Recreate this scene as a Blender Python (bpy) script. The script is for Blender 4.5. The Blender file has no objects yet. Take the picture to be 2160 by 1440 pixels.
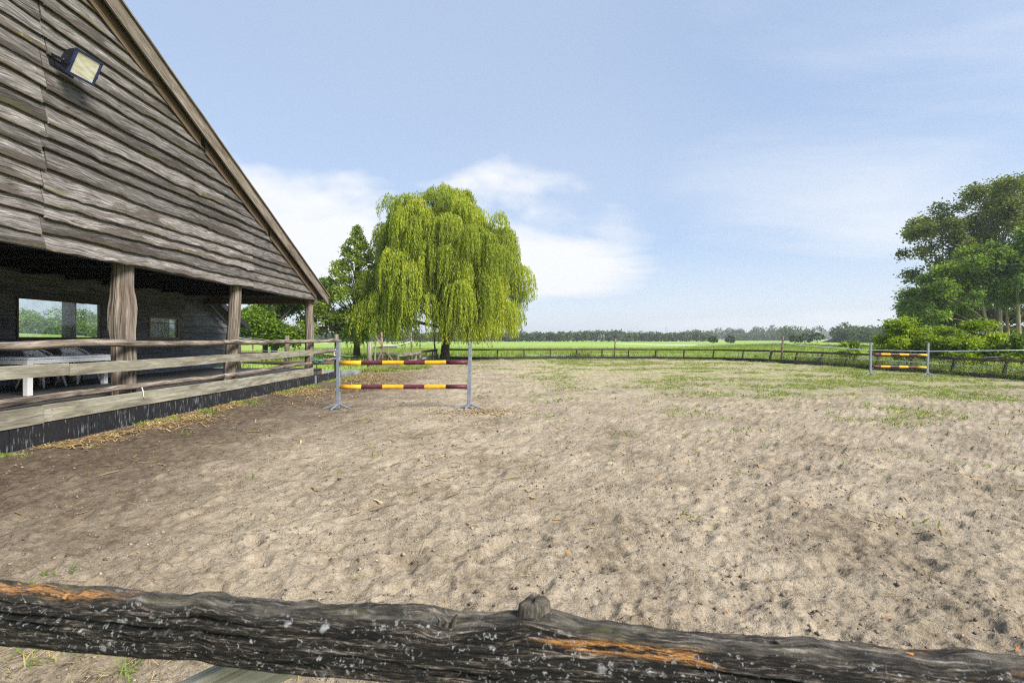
import bpy, bmesh, math, random
import numpy as np
from mathutils import Vector, Matrix

R = math.radians
random.seed(7)
rng = np.random.default_rng(11)
sc = bpy.context.scene
COL = sc.collection

# ------------------------------------------------------------------ camera
H = 1.6                       # eye height, metres
cam_d = bpy.data.cameras.new('camera')
cam = bpy.data.objects.new('camera', cam_d)
COL.objects.link(cam)
cam.location = (0, 0, H)
cam.rotation_euler = (R(90), 0, 0)
cam_d.sensor_width = 36.0
cam_d.lens = 17.0
cam_d.shift_y = -5 / 2160
cam_d.clip_start = 0.05
cam_d.clip_end = 9000
cam_d.dof.use_dof = True
cam_d.dof.focus_distance = 11.0
cam_d.dof.aperture_fstop = 6.3
sc.camera = cam

# ------------------------------------------------------------------ world, sun, exposure
SUN_AZ_VEC = Vector((0.80, -0.60, 0.0)).normalized()
SUN_EL = R(39)
sc.view_settings.view_transform = 'Standard'
sc.view_settings.look = 'None'
sc.view_settings.gamma = 1.0
sc.view_settings.use_curve_mapping = False
sc.view_settings.exposure = 0.95

world = bpy.data.worlds.new('World')
sc.world = world
world.use_nodes = True
wt = world.node_tree
for n in list(wt.nodes):
    wt.nodes.remove(n)


def nd(t, typ, **kw):
    n = t.nodes.new(typ)
    for k, v in kw.items():
        if k == 'inp':
            for i, val in v.items():
                n.inputs[i].default_value = val
        else:
            setattr(n, k, v)
    return n


def math_node(t, op, a, b=None, c=None, clamp=False):
    n = t.nodes.new('ShaderNodeMath')
    n.operation = op
    n.use_clamp = clamp
    for i, v in enumerate((a, b, c)):
        if v is None:
            continue
        if isinstance(v, (int, float)):
            n.inputs[i].default_value = v
        else:
            t.links.new(v, n.inputs[i])
    return n.outputs[0]


def maprange(t, v, a, b, c=0.0, d=1.0, smooth=True):
    n = t.nodes.new('ShaderNodeMapRange')
    n.interpolation_type = 'SMOOTHSTEP' if smooth else 'LINEAR'
    n.clamp = True
    t.links.new(v, n.inputs[0])
    for i, val in zip((1, 2, 3, 4), (a, b, c, d)):
        n.inputs[i].default_value = val
    return n.outputs[0]


def mix_rgb(t, fac, a, b, blend='MIX'):
    n = t.nodes.new('ShaderNodeMix')
    n.data_type = 'RGBA'
    n.blend_type = blend
    n.clamp_factor = True
    if isinstance(fac, (int, float)):
        n.inputs[0].default_value = fac
    else:
        t.links.new(fac, n.inputs[0])
    for i, v in ((6, a), (7, b)):
        if isinstance(v, (tuple, list)):
            n.inputs[i].default_value = (*v[:3], 1)
        else:
            t.links.new(v, n.inputs[i])
    return n.outputs[2]


def noise(t, vec, scale, detail=4, rough=0.55, dist=0.0):
    n = t.nodes.new('ShaderNodeTexNoise')
    n.inputs['Scale'].default_value = scale
    n.inputs['Detail'].default_value = detail
    n.inputs['Roughness'].default_value = rough
    n.inputs['Distortion'].default_value = dist
    if vec is not None:
        t.links.new(vec, n.inputs['Vector'])
    return n.outputs['Fac']


def mapping(t, vec, scale=(1, 1, 1), loc=(0, 0, 0), rot=(0, 0, 0)):
    n = t.nodes.new('ShaderNodeMapping')
    n.inputs['Scale'].default_value = scale
    n.inputs['Location'].default_value = loc
    n.inputs['Rotation'].default_value = rot
    t.links.new(vec, n.inputs['Vector'])
    return n.outputs[0]


def ramp(t, v, stops):
    n = t.nodes.new('ShaderNodeValToRGB')
    cr = n.color_ramp
    while len(cr.elements) < len(stops):
        cr.elements.new(0.5)
    for e, (p, c) in zip(cr.elements, stops):
        e.position = p
        e.color = (*c[:3], 1)
    t.links.new(v, n.inputs[0])
    return n.outputs[0]


sky = nd(wt, 'ShaderNodeTexSky')
sky.sky_type = 'NISHITA'
sky.sun_disc = False
sky.sun_elevation = SUN_EL
# Nishita: rotation 0 puts the sun towards +Y, positive turns towards +X
sky.sun_rotation = math.atan2(SUN_AZ_VEC.x, SUN_AZ_VEC.y)
sky.air_density = 1.0
sky.dust_density = 0.9
sky.ozone_density = 1.6
SKY_S = 0.108
geo = nd(wt, 'ShaderNodeTexCoord')
sep = nd(wt, 'ShaderNodeSeparateXYZ')
wt.links.new(geo.outputs['Generated'], sep.inputs[0])
dx, dy, dz = sep.outputs[0], sep.outputs[1], sep.outputs[2]
zc = math_node(wt, 'ADD', math_node(wt, 'MAXIMUM', dz, 0.0), 0.16)
comb = nd(wt, 'ShaderNodeCombineXYZ')
wt.links.new(math_node(wt, 'DIVIDE', dx, zc), comb.inputs[0])
wt.links.new(math_node(wt, 'DIVIDE', dy, zc), comb.inputs[1])
pv = comb.outputs[0]
warp = nd(wt, 'ShaderNodeTexNoise', inp={'Scale': 0.35, 'Detail': 2.0})
wt.links.new(pv, warp.inputs['Vector'])
vadd = nd(wt, 'ShaderNodeVectorMath', operation='MULTIPLY_ADD')
wt.links.new(warp.outputs['Color'], vadd.inputs[0])
vadd.inputs[1].default_value = (1.6, 1.6, 0)
wt.links.new(pv, vadd.inputs[2])
# thin high streaks over the whole sky
st = noise(wt, mapping(wt, vadd.outputs[0], (0.34, 1.0, 1), (3.1, 1.7, 0), (0, 0, R(-16))), 0.75, 7, 0.56)
cdr = nd(wt, 'ShaderNodeVectorMath', operation='DOT_PRODUCT')
wt.links.new(geo.outputs['Generated'], cdr.inputs[0])
cdr.inputs[1].default_value = Vector((0.95, 1.0, 0.50)).normalized()
streak = math_node(wt, 'MULTIPLY', maprange(wt, st, 0.44, 0.72, 0.0, 0.85), maprange(wt, cdr.outputs['Value'], 0.86, 0.995, 0.10, 0.80))
# broad veil, smooth
br = noise(wt, mapping(wt, pv, (0.5, 0.7, 1), (0.4, 5.0, 0)), 0.45, 3, 0.5)
broad = maprange(wt, br, 0.42, 0.74, 0.0, 0.14)
# the bank of white cloud low in the sky behind the barn and the willow
cdir = Vector((-0.30, 1.0, 0.21)).normalized()
dotn = nd(wt, 'ShaderNodeVectorMath', operation='DOT_PRODUCT')
wt.links.new(geo.outputs['Generated'], dotn.inputs[0])
dotn.inputs[1].default_value = cdir
# flattened lobe: wide along the horizon, low in height
hd = nd(wt, 'ShaderNodeVectorMath', operation='NORMALIZE')
fl = nd(wt, 'ShaderNodeVectorMath', operation='MULTIPLY')
wt.links.new(geo.outputs['Generated'], fl.inputs[0])
fl.inputs[1].default_value = (1, 1, 0)
wt.links.new(fl.outputs[0], hd.inputs[0])
dth = nd(wt, 'ShaderNodeVectorMath', operation='DOT_PRODUCT')
wt.links.new(hd.outputs[0], dth.inputs[0])
dth.inputs[1].default_value = Vector((cdir.x, cdir.y, 0)).normalized()
side_m = maprange(wt, dth.outputs['Value'], 0.72, 0.985)
cnl = noise(wt, mapping(wt, vadd.outputs[0], (0.8, 0.8, 1), (1.0, 7.0, 0)), 0.9, 5, 0.55)
dzw = math_node(wt, 'ADD', dz, math_node(wt, 'MULTIPLY', math_node(wt, 'SUBTRACT', cnl, 0.5), 0.55))
up_m = math_node(wt, 'MULTIPLY', maprange(wt, dzw, 0.14, 0.48, 1.0, 0.0), maprange(wt, dz, 0.02, 0.16, 0.25, 1.0))
left_pale = maprange(wt, dth.outputs['Value'], 0.70, 1.0, 0.0, 0.14)
bank = math_node(wt, 'MULTIPLY', side_m, up_m)
cn = noise(wt, mapping(wt, vadd.outputs[0], (0.55, 1.1, 1), (9.0, 2.0, 0), (0, 0, R(24))), 0.95, 8, 0.55)
bank_m = maprange(wt, math_node(wt, 'ADD', math_node(wt, 'MULTIPLY', bank, 0.86), math_node(wt, 'MULTIPLY', cn, 0.9)), 0.70, 1.10, 0, 0.98)
# a low bank near the right horizon
cdir2 = Vector((0.55, 1.0, 0.03)).normalized()
dot2 = nd(wt, 'ShaderNodeVectorMath', operation='DOT_PRODUCT')
wt.links.new(geo.outputs['Generated'], dot2.inputs[0])
dot2.inputs[1].default_value = cdir2
low = math_node(wt, 'MULTIPLY', maprange(wt, dot2.outputs['Value'], 0.93, 0.998), maprange(wt, math_node(wt, 'ADD', dz, math_node(wt, 'MULTIPLY', cn, 0.07)), 0.015 + 0.04, 0.07 + 0.04, 0.75, 0.0))
hz = maprange(wt, dz, 0.0, 0.24, 0.42, 0.0)
cm = math_node(wt, 'MAXIMUM', math_node(wt, 'MAXIMUM', streak, math_node(wt, 'MAXIMUM', bank_m, left_pale)), math_node(wt, 'MAXIMUM', low, hz))
cm = math_node(wt, 'ADD', cm, math_node(wt, 'MULTIPLY', broad, math_node(wt, 'SUBTRACT', 1.0, cm)), clamp=True)
skyc = nd(wt, 'ShaderNodeVectorMath', operation='SCALE')
wt.links.new(sky.outputs[0], skyc.inputs[0])
skyc.inputs['Scale'].default_value = SKY_S
tint = mix_rgb(wt, 1.0, skyc.outputs[0], (1.02, 0.98, 0.98), 'MULTIPLY')
veil = mix_rgb(wt, 0.62, tint, (0.232, 0.318, 0.462))   # thin even cirrus veil
fin = mix_rgb(wt, cm, veil, (0.520, 0.528, 0.540))
bg = nd(wt, 'ShaderNodeBackground')
wt.links.new(fin, bg.inputs[0])
bg.inputs[1].default_value = 1.0
wo = nd(wt, 'ShaderNodeOutputWorld')
wt.links.new(bg.outputs[0], wo.inputs[0])

sun_d = bpy.data.lights.new('sun', 'SUN')
sun_d.energy = 4.1
sun_d.angle = R(24)
sun_d.color = (1.0, 0.95, 0.87)
sun = bpy.data.objects.new('sun', sun_d)
COL.objects.link(sun)
to_sun = Vector((SUN_AZ_VEC.x * math.cos(SUN_EL), SUN_AZ_VEC.y * math.cos(SUN_EL), math.sin(SUN_EL)))
sun.rotation_euler = (-to_sun).to_track_quat('-Z', 'Y').to_euler()
sun.location = to_sun * 50

sc.render.engine = 'CYCLES'
sc.cycles.use_denoising = False
sc.cycles.denoiser = 'OPENIMAGEDENOISE'
sc.cycles.denoising_input_passes = 'RGB_ALBEDO_NORMAL'
sc.cycles.denoising_prefilter = 'NONE'
sc.cycles.filter_width = 1.15
sc.cycles.sample_clamp_indirect = 0.9
sc.cycles.max_bounces = 6
sc.cycles.diffuse_bounces = 3
sc.cycles.transparent_max_bounces = 8
sc.cycles.caustics_reflective = False
sc.cycles.caustics_refractive = False

# ------------------------------------------------------------------ pixel helpers
F, CX, HY = 1020.0, 1080.0, 715.0


def G(px, py, z=0.0):
    d = (H - z) * F / (py - HY)
    return ((px - CX) / F * d, d)


def onX(px, py, X):
    d = X * F / (px - CX)
    return (d, H - (py - HY) * d / F)


def onY(px, py, d):
    return ((px - CX) / F * d, H - (py - HY) * d / F)


# ------------------------------------------------------------------ numpy noise
_tab = np.random.default_rng(5).random((256, 256))


def vnoise(x, y, s=0):
    x = np.asarray(x, float) + s * 17.31
    y = np.asarray(y, float) + s * 9.77
    xi = np.floor(x).astype(int)
    yi = np.floor(y).astype(int)
    fx = x - xi
    fy = y - yi
    fx = fx * fx * (3 - 2 * fx)
    fy = fy * fy * (3 - 2 * fy)
    a = _tab[xi & 255, yi & 255]
    b = _tab[(xi + 1) & 255, yi & 255]
    c = _tab[xi & 255, (yi + 1) & 255]
    d = _tab[(xi + 1) & 255, (yi + 1) & 255]
    return (a * (1 - fx) + b * fx) * (1 - fy) + (c * (1 - fx) + d * fx) * fy


def fbm(x, y, oct=4, s=0):
    v, a, t = 0.0, 0.5, 0.0
    for i in range(oct):
        v = v + a * vnoise(np.asarray(x) * 2 ** i, np.asarray(y) * 2 ** i, s + i)
        t += a
        a *= 0.5
    return v / t


def sstep(a, b, x):
    t = np.clip((np.asarray(x, float) - a) / (b - a), 0, 1)
    return t * t * (3 - 2 * t)


# ------------------------------------------------------------------ object helpers
def link(o, parent=None):
    COL.objects.link(o)
    if parent is not None:
        o.parent = parent
    return o


def tag(o, label=None, cat=None, group=None, kind=None):
    if label:
        o['label'] = label
    if cat:
        o['category'] = cat
    if group:
        o['group'] = group
    if kind:
        o['kind'] = kind
    return o


def thing(name, label, cat, group=None, loc=(0, 0, 0), rz=0.0):
    o = bpy.data.objects.new(name, None)
    o.empty_display_size = 0.2
    link(o)
    o.location = loc
    o.rotation_euler = (0, 0, rz)
    return tag(o, label, cat, group)


class MB:
    """collects vertices, faces and uvs (metres along the grain, metres across)"""

    def __init__(s):
        s.v, s.f, s.uv, s.mi, s.sm = [], [], [], [], []

    def face(s, idx, uvs=None, mi=0, smooth=False):
        s.f.append(idx)
        s.uv.append(uvs if uvs else [(0, 0)] * len(idx))
        s.mi.append(mi)
        s.sm.append(smooth)

    def box(s, c, size, rot=None, mi=0, bevel=0.0, along=None, jit=0.0):
        sx, sy, sz = size[0] / 2, size[1] / 2, size[2] / 2
        if along is None:
            along = max(range(3), key=lambda i: size[i])
        M = rot if rot is not None else Matrix.Identity(3)
        c = Vector(c)
        o1, o2 = [i for i in range(3) if i != along]
        half = (sx, sy, sz)
        b = min(bevel, half[o1] * .8, half[o2] * .8)
        a1, a2 = half[o1], half[o2]
        ring = [(a1, a2 - b), (a1 - b, a2), (-a1 + b, a2), (-a1, a2 - b), (-a1, -a2 + b), (-a1 + b, -a2), (a1 - b, -a2), (a1, -a2 + b)] if b > 0 else [(a1, a2), (-a1, a2), (-a1, -a2), (a1, -a2)]
        n = len(ring)
        base = len(s.v)
        off = random.random() * 20
        for t in (-1, 1):
            for (p, q) in ring:
                w = [0, 0, 0]
                w[along] = t * half[along]
                w[o1] = p + random.uniform(-jit, jit)
                w[o2] = q + random.uniform(-jit, jit)
                s.v.append(c + M @ Vector(w))
        L = 2 * half[along]
        acc = 0
        for i in range(n):
            j = (i + 1) % n
            e = math.hypot(ring[i][0] - ring[j][0], ring[i][1] - ring[j][1])
            s.face([base + i, base + j, base + n + j, base + n + i], [(off, acc + off), (off, acc + e + off), (off + L, acc + e + off), (off + L, acc + off)], mi)
            acc += e
        s.face([base + i for i in range(n)][::-1], [(ring[i][0] + off, ring[i][1]) for i in range(n)][::-1], mi)
        s.face([base + n + i for i in range(n)], [(ring[i][0] + off, ring[i][1]) for i in range(n)], mi)
        return s

    def tube(s, pts, rad, n=8, mi=0, cap=True, smooth=True, wob=0.0, twist=0.0, groove=0.0):
        pts = [Vector(p) for p in pts]
        if isinstance(rad, (int, float)):
            rad = [rad] * len(pts)
        base = len(s.v)
        m = len(pts)
        off = random.random() * 20
        ws = random.random() * 50
        prev = None
        Ls = [0.0]
        for i in range(1, m):
            Ls.append(Ls[-1] + (pts[i] - pts[i - 1]).length)
        for i, p in enumerate(pts):
            d = (pts[min(i + 1, m - 1)] - pts[max(i - 1, 0)]).normalized()
            if prev is None:
                a = d.orthogonal().normalized()
            else:
                a = (prev - d * prev.dot(d)).normalized()
            prev = a
            b = d.cross(a)
            for k in range(n):
                th = 2 * math.pi * k / n + twist * i
                r = rad[i]
                if groove:
                    r *= 1 - groove * max(0.0, float(vnoise(ws + k * 1.05, ws + 3 + Ls[i] * .5)) - .55) * 2.2
                if wob:
                    kf = .5 if groove else 1.3
                    r *= 1 + wob * (2 * float(vnoise(ws + k * kf, ws + Ls[i] * 1.6)) - 1) + wob * .6 * (2 * float(vnoise(ws + k * kf * 2.2, ws + 7 + Ls[i] * .4)) - 1)
                s.v.append(p + (a * math.cos(th) + b * math.sin(th)) * r)
        for i in range(m - 1):
            for k in range(n):
                k2 = (k + 1) % n
                c1 = 2 * math.pi * max(sum(rad) / m, .01)
                u0, u1 = Ls[i] + off, Ls[i + 1] + off
                v0, v1 = c1 * k / n, c1 * (k + 1) / n
                s.face([base + i * n + k, base + i * n + k2, base + (i + 1) * n + k2, base + (i + 1) * n + k], [(u0, v0), (u0, v1), (u1, v1), (u1, v0)], mi, smooth)
        if cap:
            s.face([base + k for k in range(n)][::-1], None, mi)
            s.face([base + (m - 1) * n + k for k in range(n)], None, mi)
        return s

    def lathe(s, prof, n=16, c=(0, 0, 0), M=None, mi=0, smooth=True, cap=False):
        c = Vector(c)
        M = M or Matrix.Identity(3)
        base = len(s.v)
        for (r, z) in prof:
            for k in range(n):
                th = 2 * math.pi * k / n
                s.v.append(c + M @ Vector((r * math.cos(th), r * math.sin(th), z)))
        for i in range(len(prof) - 1):
            for k in range(n):
                k2 = (k + 1) % n
                s.face([base + i * n + k, base + i * n + k2, base + (i + 1) * n + k2, base + (i + 1) * n + k], None, mi, smooth)
        if cap:
            s.face([base + k for k in range(n)][::-1], None, mi)
            s.face([base + (len(prof) - 1) * n + k for k in range(n)], None, mi)
        return s

    def grid(s, P, mi=0, smooth=True, uv=None):
        """P[i][j] points"""
        base = len(s.v)
        m, n = len(P), len(P[0])
        for row in P:
            for p in row:
                s.v.append(Vector(p))
        for i in range(m - 1):
            for j in range(n - 1):
                uvs = None
                if uv:
                    uvs = [uv[i][j], uv[i][j + 1], uv[i + 1][j + 1], uv[i + 1][j]]
                s.face([base + i * n + j, base + i * n + j + 1, base + (i + 1) * n + j + 1, base + (i + 1) * n + j], uvs, mi, smooth)
        return s

    def mesh(s, name, mats):
        me = bpy.data.meshes.new(name)
        me.from_pydata([tuple(v) for v in s.v], [], s.f)
        uvl = me.uv_layers.new(name='UVMap')
        flat = [c for f in s.uv for p in f for c in p]
        uvl.data.foreach_set('uv', flat)
        me.polygons.foreach_set('material_index', s.mi)
        me.polygons.foreach_set('use_smooth', s.sm)
        for m in (mats if isinstance(mats, (list, tuple)) else [mats]):
            me.materials.append(m)
        me.update()
        return me

    def build(s, name, mats, parent=None):
        return link(bpy.data.objects.new(name, s.mesh(name, mats)), parent)


def np_mesh(name, V, Fq, mat, parent=None, attr=None, smooth=False, uv=None):
    """V (n,3), Fq (m,4 or 3) numpy; attr = dict name -> per-face floats"""
    me = bpy.data.meshes.new(name)
    k = Fq.shape[1]
    me.vertices.add(len(V))
    me.vertices.foreach_set('co', np.ascontiguousarray(V, np.float32).ravel())
    me.loops.add(Fq.size)
    me.loops.foreach_set('vertex_index', np.ascontiguousarray(Fq, np.int32).ravel())
    me.polygons.add(len(Fq))
    me.polygons.foreach_set('loop_start', np.arange(0, Fq.size, k, dtype=np.int32))
    if smooth:
        me.polygons.foreach_set('use_smooth', np.ones(len(Fq), bool))
    me.update(calc_edges=True)
    if attr:
        for an, val in attr.items():
            dom = 'FACE' if len(val) == len(Fq) else 'POINT'
            a = me.attributes.new(an, 'FLOAT', dom)
            a.data.foreach_set('value', np.ascontiguousarray(val, np.float32))
    me.materials.append(mat)
    o = bpy.data.objects.new(name, me)
    return link(o, parent)


# ------------------------------------------------------------------ materials
def new_mat(name):
    m = bpy.data.materials.new(name)
    m.use_nodes = True
    t = m.node_tree
    b = t.nodes['Principled BSDF']
    return m, t, b


def bump(t, b, h, strength=0.4, dist=0.01):
    n = t.nodes.new('ShaderNodeBump')
    n.inputs['Strength'].default_value = strength
    n.inputs['Distance'].default_value = dist
    t.links.new(h, n.inputs['Height'])
    t.links.new(n.outputs[0], b.inputs['Normal'])


def uvnode(t):
    n = t.nodes.new('ShaderNodeUVMap')
    n.uv_map = 'UVMap'
    # every object shifts its grain so that alike pieces differ
    oi = t.nodes.new('ShaderNodeObjectInfo')
    va = t.nodes.new('ShaderNodeVectorMath')
    va.operation = 'MULTIPLY_ADD'
    va.inputs[1].default_value = (37.0, 0.0, 0.0)
    t.links.new(oi.outputs['Random'], va.inputs[0])
    t.links.new(n.outputs[0], va.inputs[2])
    return va.outputs[0], oi.outputs['Random']


def wood(name, dark, mid, pale, stain=(0.03, 0.025, 0.02), stain_amt=0.5, lichen=None, lichen_amt=0.0, moss=None, moss_amt=0.0,
         grain=(1.2, 26), bumps=0.6, bdist=0.006, rough=0.85, var=0.35, warm=None, warm_amt=0.0, crack=0.5):
    m, t, b = new_mat(name)
    uv, rnd = uvnode(t)
    g1 = noise(t, mapping(t, uv, (grain[0], grain[1], 1)), 1.0, 6, 0.65, 0.6)
    g2 = noise(t, mapping(t, uv, (grain[0] * 3.5, grain[1] * 4.0, 1), (3, 1, 0)), 1.0, 6, 0.7, 0.3)
    gg = math_node(t, 'ADD', math_node(t, 'MULTIPLY', g1, 0.62), math_node(t, 'MULTIPLY', g2, 0.38))
    col = ramp(t, gg, [(0.36, dark), (0.50, mid), (0.63, pale)])
    big = noise(t, mapping(t, uv, (1.1, 5, 1), (7, 2, 0)), 1.0, 5, 0.6, 0.4)
    sm = maprange(t, big, 0.47, 0.68, 0, stain_amt)
    col = mix_rgb(t, sm, col, stain)
    if warm:
        wn = noise(t, mapping(t, uv, (1.6, 7, 1), (1, 9, 0)), 1.0, 4, 0.6)
        col = mix_rgb(t, maprange(t, wn, 0.52, 0.72, 0, warm_amt), col, warm)
    if moss:
        mn = noise(t, mapping(t, uv, (2.2, 6, 1), (5, 5, 0)), 1.0, 6, 0.7)
        col = mix_rgb(t, maprange(t, mn, 0.54, 0.70, 0, moss_amt), col, moss)
    if lichen:
        ln = noise(t, mapping(t, uv, (9, 14, 1), (2, 8, 0)), 1.0, 6, 0.7)
        col = mix_rgb(t, maprange(t, ln, 0.60, 0.68, 0, lichen_amt), col, lichen)
    # fine dark checks along the grain
    ck = noise(t, mapping(t, uv, (0.9, 46, 1), (4, 4, 0)), 1.0, 2, 0.5, 0.8)
    ckm = maprange(t, ck, 0.60, 0.70, 0, crack)
    col = mix_rgb(t, ckm, col, tuple(c * 0.25 for c in dark))
    hv = t.nodes.new('ShaderNodeHueSaturation')
    t.links.new(col, hv.inputs['Color'])
    t.links.new(maprange(t, rnd, 0, 1, 1 - var, 1 + var, False), hv.inputs['Value'])
    t.links.new(hv.outputs[0], b.inputs['Base Color'])
    b.inputs['Roughness'].default_value = rough
    b.inputs['Specular IOR Level'].default_value = 0.25
    h = math_node(t, 'SUBTRACT', gg, math_node(t, 'MULTIPLY', ckm, 0.5))
    bump(t, b, h, bumps, bdist)
    return m


def plain(name, col, rough=0.6, var=0.12, scale=8.0, metal=0.0, spec=0.4, bs=0.0):
    m, t, b = new_mat(name)
    tc = t.nodes.new('ShaderNodeTexCoord')
    n1 = noise(t, tc.outputs['Object'], scale, 5, 0.6)
    c = ramp(t, n1, [(0.3, tuple(x * (1 - var) for x in col)), (0.7, tuple(min(1, x * (1 + var)) for x in col))])
    t.links.new(c, b.inputs['Base Color'])
    b.inputs['Roughness'].default_value = rough
    b.inputs['Metallic'].default_value = metal
    b.inputs['Specular IOR Level'].default_value = spec
    if bs:
        bump(t, b, n1, bs, 0.01)
    return m


M = {}
M['gable'] = None
M['post'] = wood('post_wood', (0.030, 0.023, 0.017), (0.165, 0.136, 0.108), (0.33, 0.285, 0.235), stain=(0.075, 0.048, 0.032), stain_amt=0.55, grain=(0.7, 17), bumps=1.0, bdist=0.015, var=0.1, crack=0.8)
M['log'] = wood('log_rail_wood', (0.03, 0.024, 0.019), (0.19, 0.155, 0.122), (0.42, 0.36, 0.30), stain=(0.022, 0.018, 0.015), stain_amt=0.85, moss=(0.12, 0.10, 0.03), moss_amt=0.35, grain=(1.5, 22), bumps=0.9, bdist=0.012, var=0.12)
M['plank'] = wood('green_grey_plank_wood', (0.115, 0.105, 0.076), (0.225, 0.210, 0.160), (0.35, 0.335, 0.265), stain=(0.080, 0.062, 0.042), stain_amt=0.7, moss=(0.19, 0.205, 0.10), moss_amt=0.5, grain=(1.6, 18), bumps=0.5, bdist=0.006, var=0.08, crack=0.25)
M['black_wood'] = wood('black_stained_wood', (0.030, 0.030, 0.033), (0.135, 0.137, 0.148), (0.30, 0.305, 0.33), stain=(0.030, 0.030, 0.034), stain_amt=0.7, grain=(1.2, 16), bumps=0.7, bdist=0.01, var=0.3, crack=0.6, rough=0.7)
M['fence_dark'] = wood('dark_fence_wood', (0.022, 0.016, 0.013), (0.075, 0.055, 0.043), (0.15, 0.12, 0.10), stain=(0.02, 0.014, 0.012), stain_amt=0.6, moss=(0.10, 0.09, 0.05), moss_amt=0.25, grain=(1.0, 18), var=0.25)
M['fence_grey'] = wood('grey_fence_wood', (0.09, 0.08, 0.065), (0.22, 0.195, 0.16), (0.34, 0.31, 0.27), stain=(0.06, 0.05, 0.04), stain_amt=0.6, grain=(1.0, 18), var=0.2)
M['fence_lichen'] = wood('lichen_covered_fence_wood', (0.03, 0.024, 0.018), (0.09, 0.07, 0.05), (0.16, 0.13, 0.10), stain=(0.03, 0.02, 0.016), stain_amt=0.3, lichen=(0.42, 0.38, 0.05), lichen_amt=0.95, moss=(0.40, 0.36, 0.06), moss_amt=0.9, grain=(1.0, 16), var=0.1)
M['kick_olive'] = wood('olive_kickboard_wood', (0.045, 0.043, 0.030), (0.085, 0.080, 0.060), (0.13, 0.12, 0.10), stain=(0.03, 0.028, 0.02), stain_amt=0.5, grain=(0.8, 14), var=0.15)
M['kick_black'] = plain('black_kickboard', (0.018, 0.018, 0.020), 0.7, 0.4, 3.0)
M['pole_brown'] = wood('brown_round_post_wood', (0.12, 0.075, 0.05), (0.25, 0.165, 0.115), (0.36, 0.26, 0.19), stain=(0.10, 0.06, 0.04), stain_amt=0.4, grain=(1.0, 20), var=0.12)
M['barge'] = wood('barge_board_wood', (0.060, 0.047, 0.036), (0.165, 0.135, 0.105), (0.31, 0.275, 0.235), stain=(0.060, 0.043, 0.030), stain_amt=0.7, moss=(0.15, 0.13, 0.055), moss_amt=0.35, lichen=(0.38, 0.37, 0.31), lichen_amt=0.5, grain=(1.3, 22), bumps=0.9, bdist=0.01, var=0.1)
M['batten'] = wood('brown_batten_wood', (0.07, 0.045, 0.028), (0.165, 0.115, 0.075), (0.24, 0.18, 0.13), stain=(0.05, 0.035, 0.02), stain_amt=0.4, var=0.2)
M['inside_dark'] = plain('shade_dark_ceiling', (0.012, 0.011, 0.010), 0.9, 0.3, 4.0)  # near-black colour, the deep shade of the interior is put into it
M['roof'] = plain('dark_roof_sheet', (0.05, 0.045, 0.04), 0.85, 0.3, 5.0)
M['floor'] = wood('dark_deck_floor', (0.035, 0.034, 0.033), (0.085, 0.083, 0.080), (0.15, 0.145, 0.14), stain=(0.03, 0.03, 0.03), stain_amt=0.6, grain=(0.6, 5), var=0.08, bumps=0.3)
M['frame_red'] = plain('dark_red_brown_frame', (0.045, 0.018, 0.012), 0.5, 0.2)
M['frame_tan'] = plain('tan_window_frame', (0.17, 0.125, 0.075), 0.6, 0.3)
M['white_plastic'] = plain('white_plastic', (0.84, 0.84, 0.83), 0.45, 0.06, 3.0)
M['chair_plastic'] = plain('grey_white_resin', (0.78, 0.76, 0.72), 0.5, 0.1, 3.0)
M['table_top'] = plain('beige_table_top', (0.30, 0.26, 0.21), 0.45, 0.2, 5.0)
M['galv'] = plain('galvanised_steel', (0.21, 0.235, 0.27), 0.5, 0.3, 22.0, metal=0.25, spec=0.5)
def pole_paint(name, col, chip, scale=1.0):
    m, t, b = new_mat(name)
    tc = nd(t, 'ShaderNodeTexCoord')
    P_ = tc.outputs['Object']
    n1 = noise(t, P_, 9.0, 5, 0.65)
    c = ramp(t, n1, [(0.3, tuple(x * .72 for x in col)), (0.7, tuple(min(1, x * 1.15) for x in col))])
    n2 = noise(t, mapping(t, P_, (14, 30, 30)), 1.0, 5, 0.7)
    c = mix_rgb(t, maprange(t, n2, 0.61, 0.66, 0, .85), c, chip)
    n3 = noise(t, mapping(t, P_, (3, 9, 9), (4, 4, 4)), 1.0, 6, 0.7)
    c = mix_rgb(t, maprange(t, n3, 0.54, 0.72, 0, .35), c, (0.18, 0.12, 0.07))
    t.links.new(c, b.inputs['Base Color'])
    b.inputs['Roughness'].default_value = 0.55
    bump(t, b, n2, 0.3, 0.003)
    return m


M['yellow'] = pole_paint('yellow_pole_paint', (0.74, 0.385, 0.010), (0.16, 0.08, 0.02))
M['maroon'] = pole_paint('maroon_pole_paint', (0.085, 0.010, 0.018), (0.34, 0.20, 0.19))
M['red'] = plain('red_pole_end', (0.40, 0.03, 0.02), 0.5, 0.2)
M['black_metal'] = plain('black_lamp_metal', (0.010, 0.011, 0.018), 0.35, 0.3, 9.0, spec=0.5)
M['navy_metal'] = plain('navy_lamp_trim', (0.018, 0.026, 0.075), 0.4, 0.3, 9.0)
M['pipe'] = plain('dark_grey_pipe', (0.075, 0.08, 0.085), 0.35, 0.1)
M['black_rubber'] = plain('black_rubber', (0.012, 0.012, 0.013), 0.7, 0.2)
M['teal'] = plain('teal_plastic', (0.03, 0.16, 0.14), 0.5, 0.15)
M['orange'] = plain('orange_plastic', (0.80, 0.13, 0.015), 0.5, 0.1)
M['blind'] = plain('pale_grey_green_board', (0.75, 0.80, 0.74), 0.7, 0.1)
M['white_paint'] = plain('white_sign_paint', (0.75, 0.75, 0.72), 0.5, 0.05)
M['black_paint'] = plain('black_sign_paint', (0.01, 0.01, 0.01), 0.5, 0.1)
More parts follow.
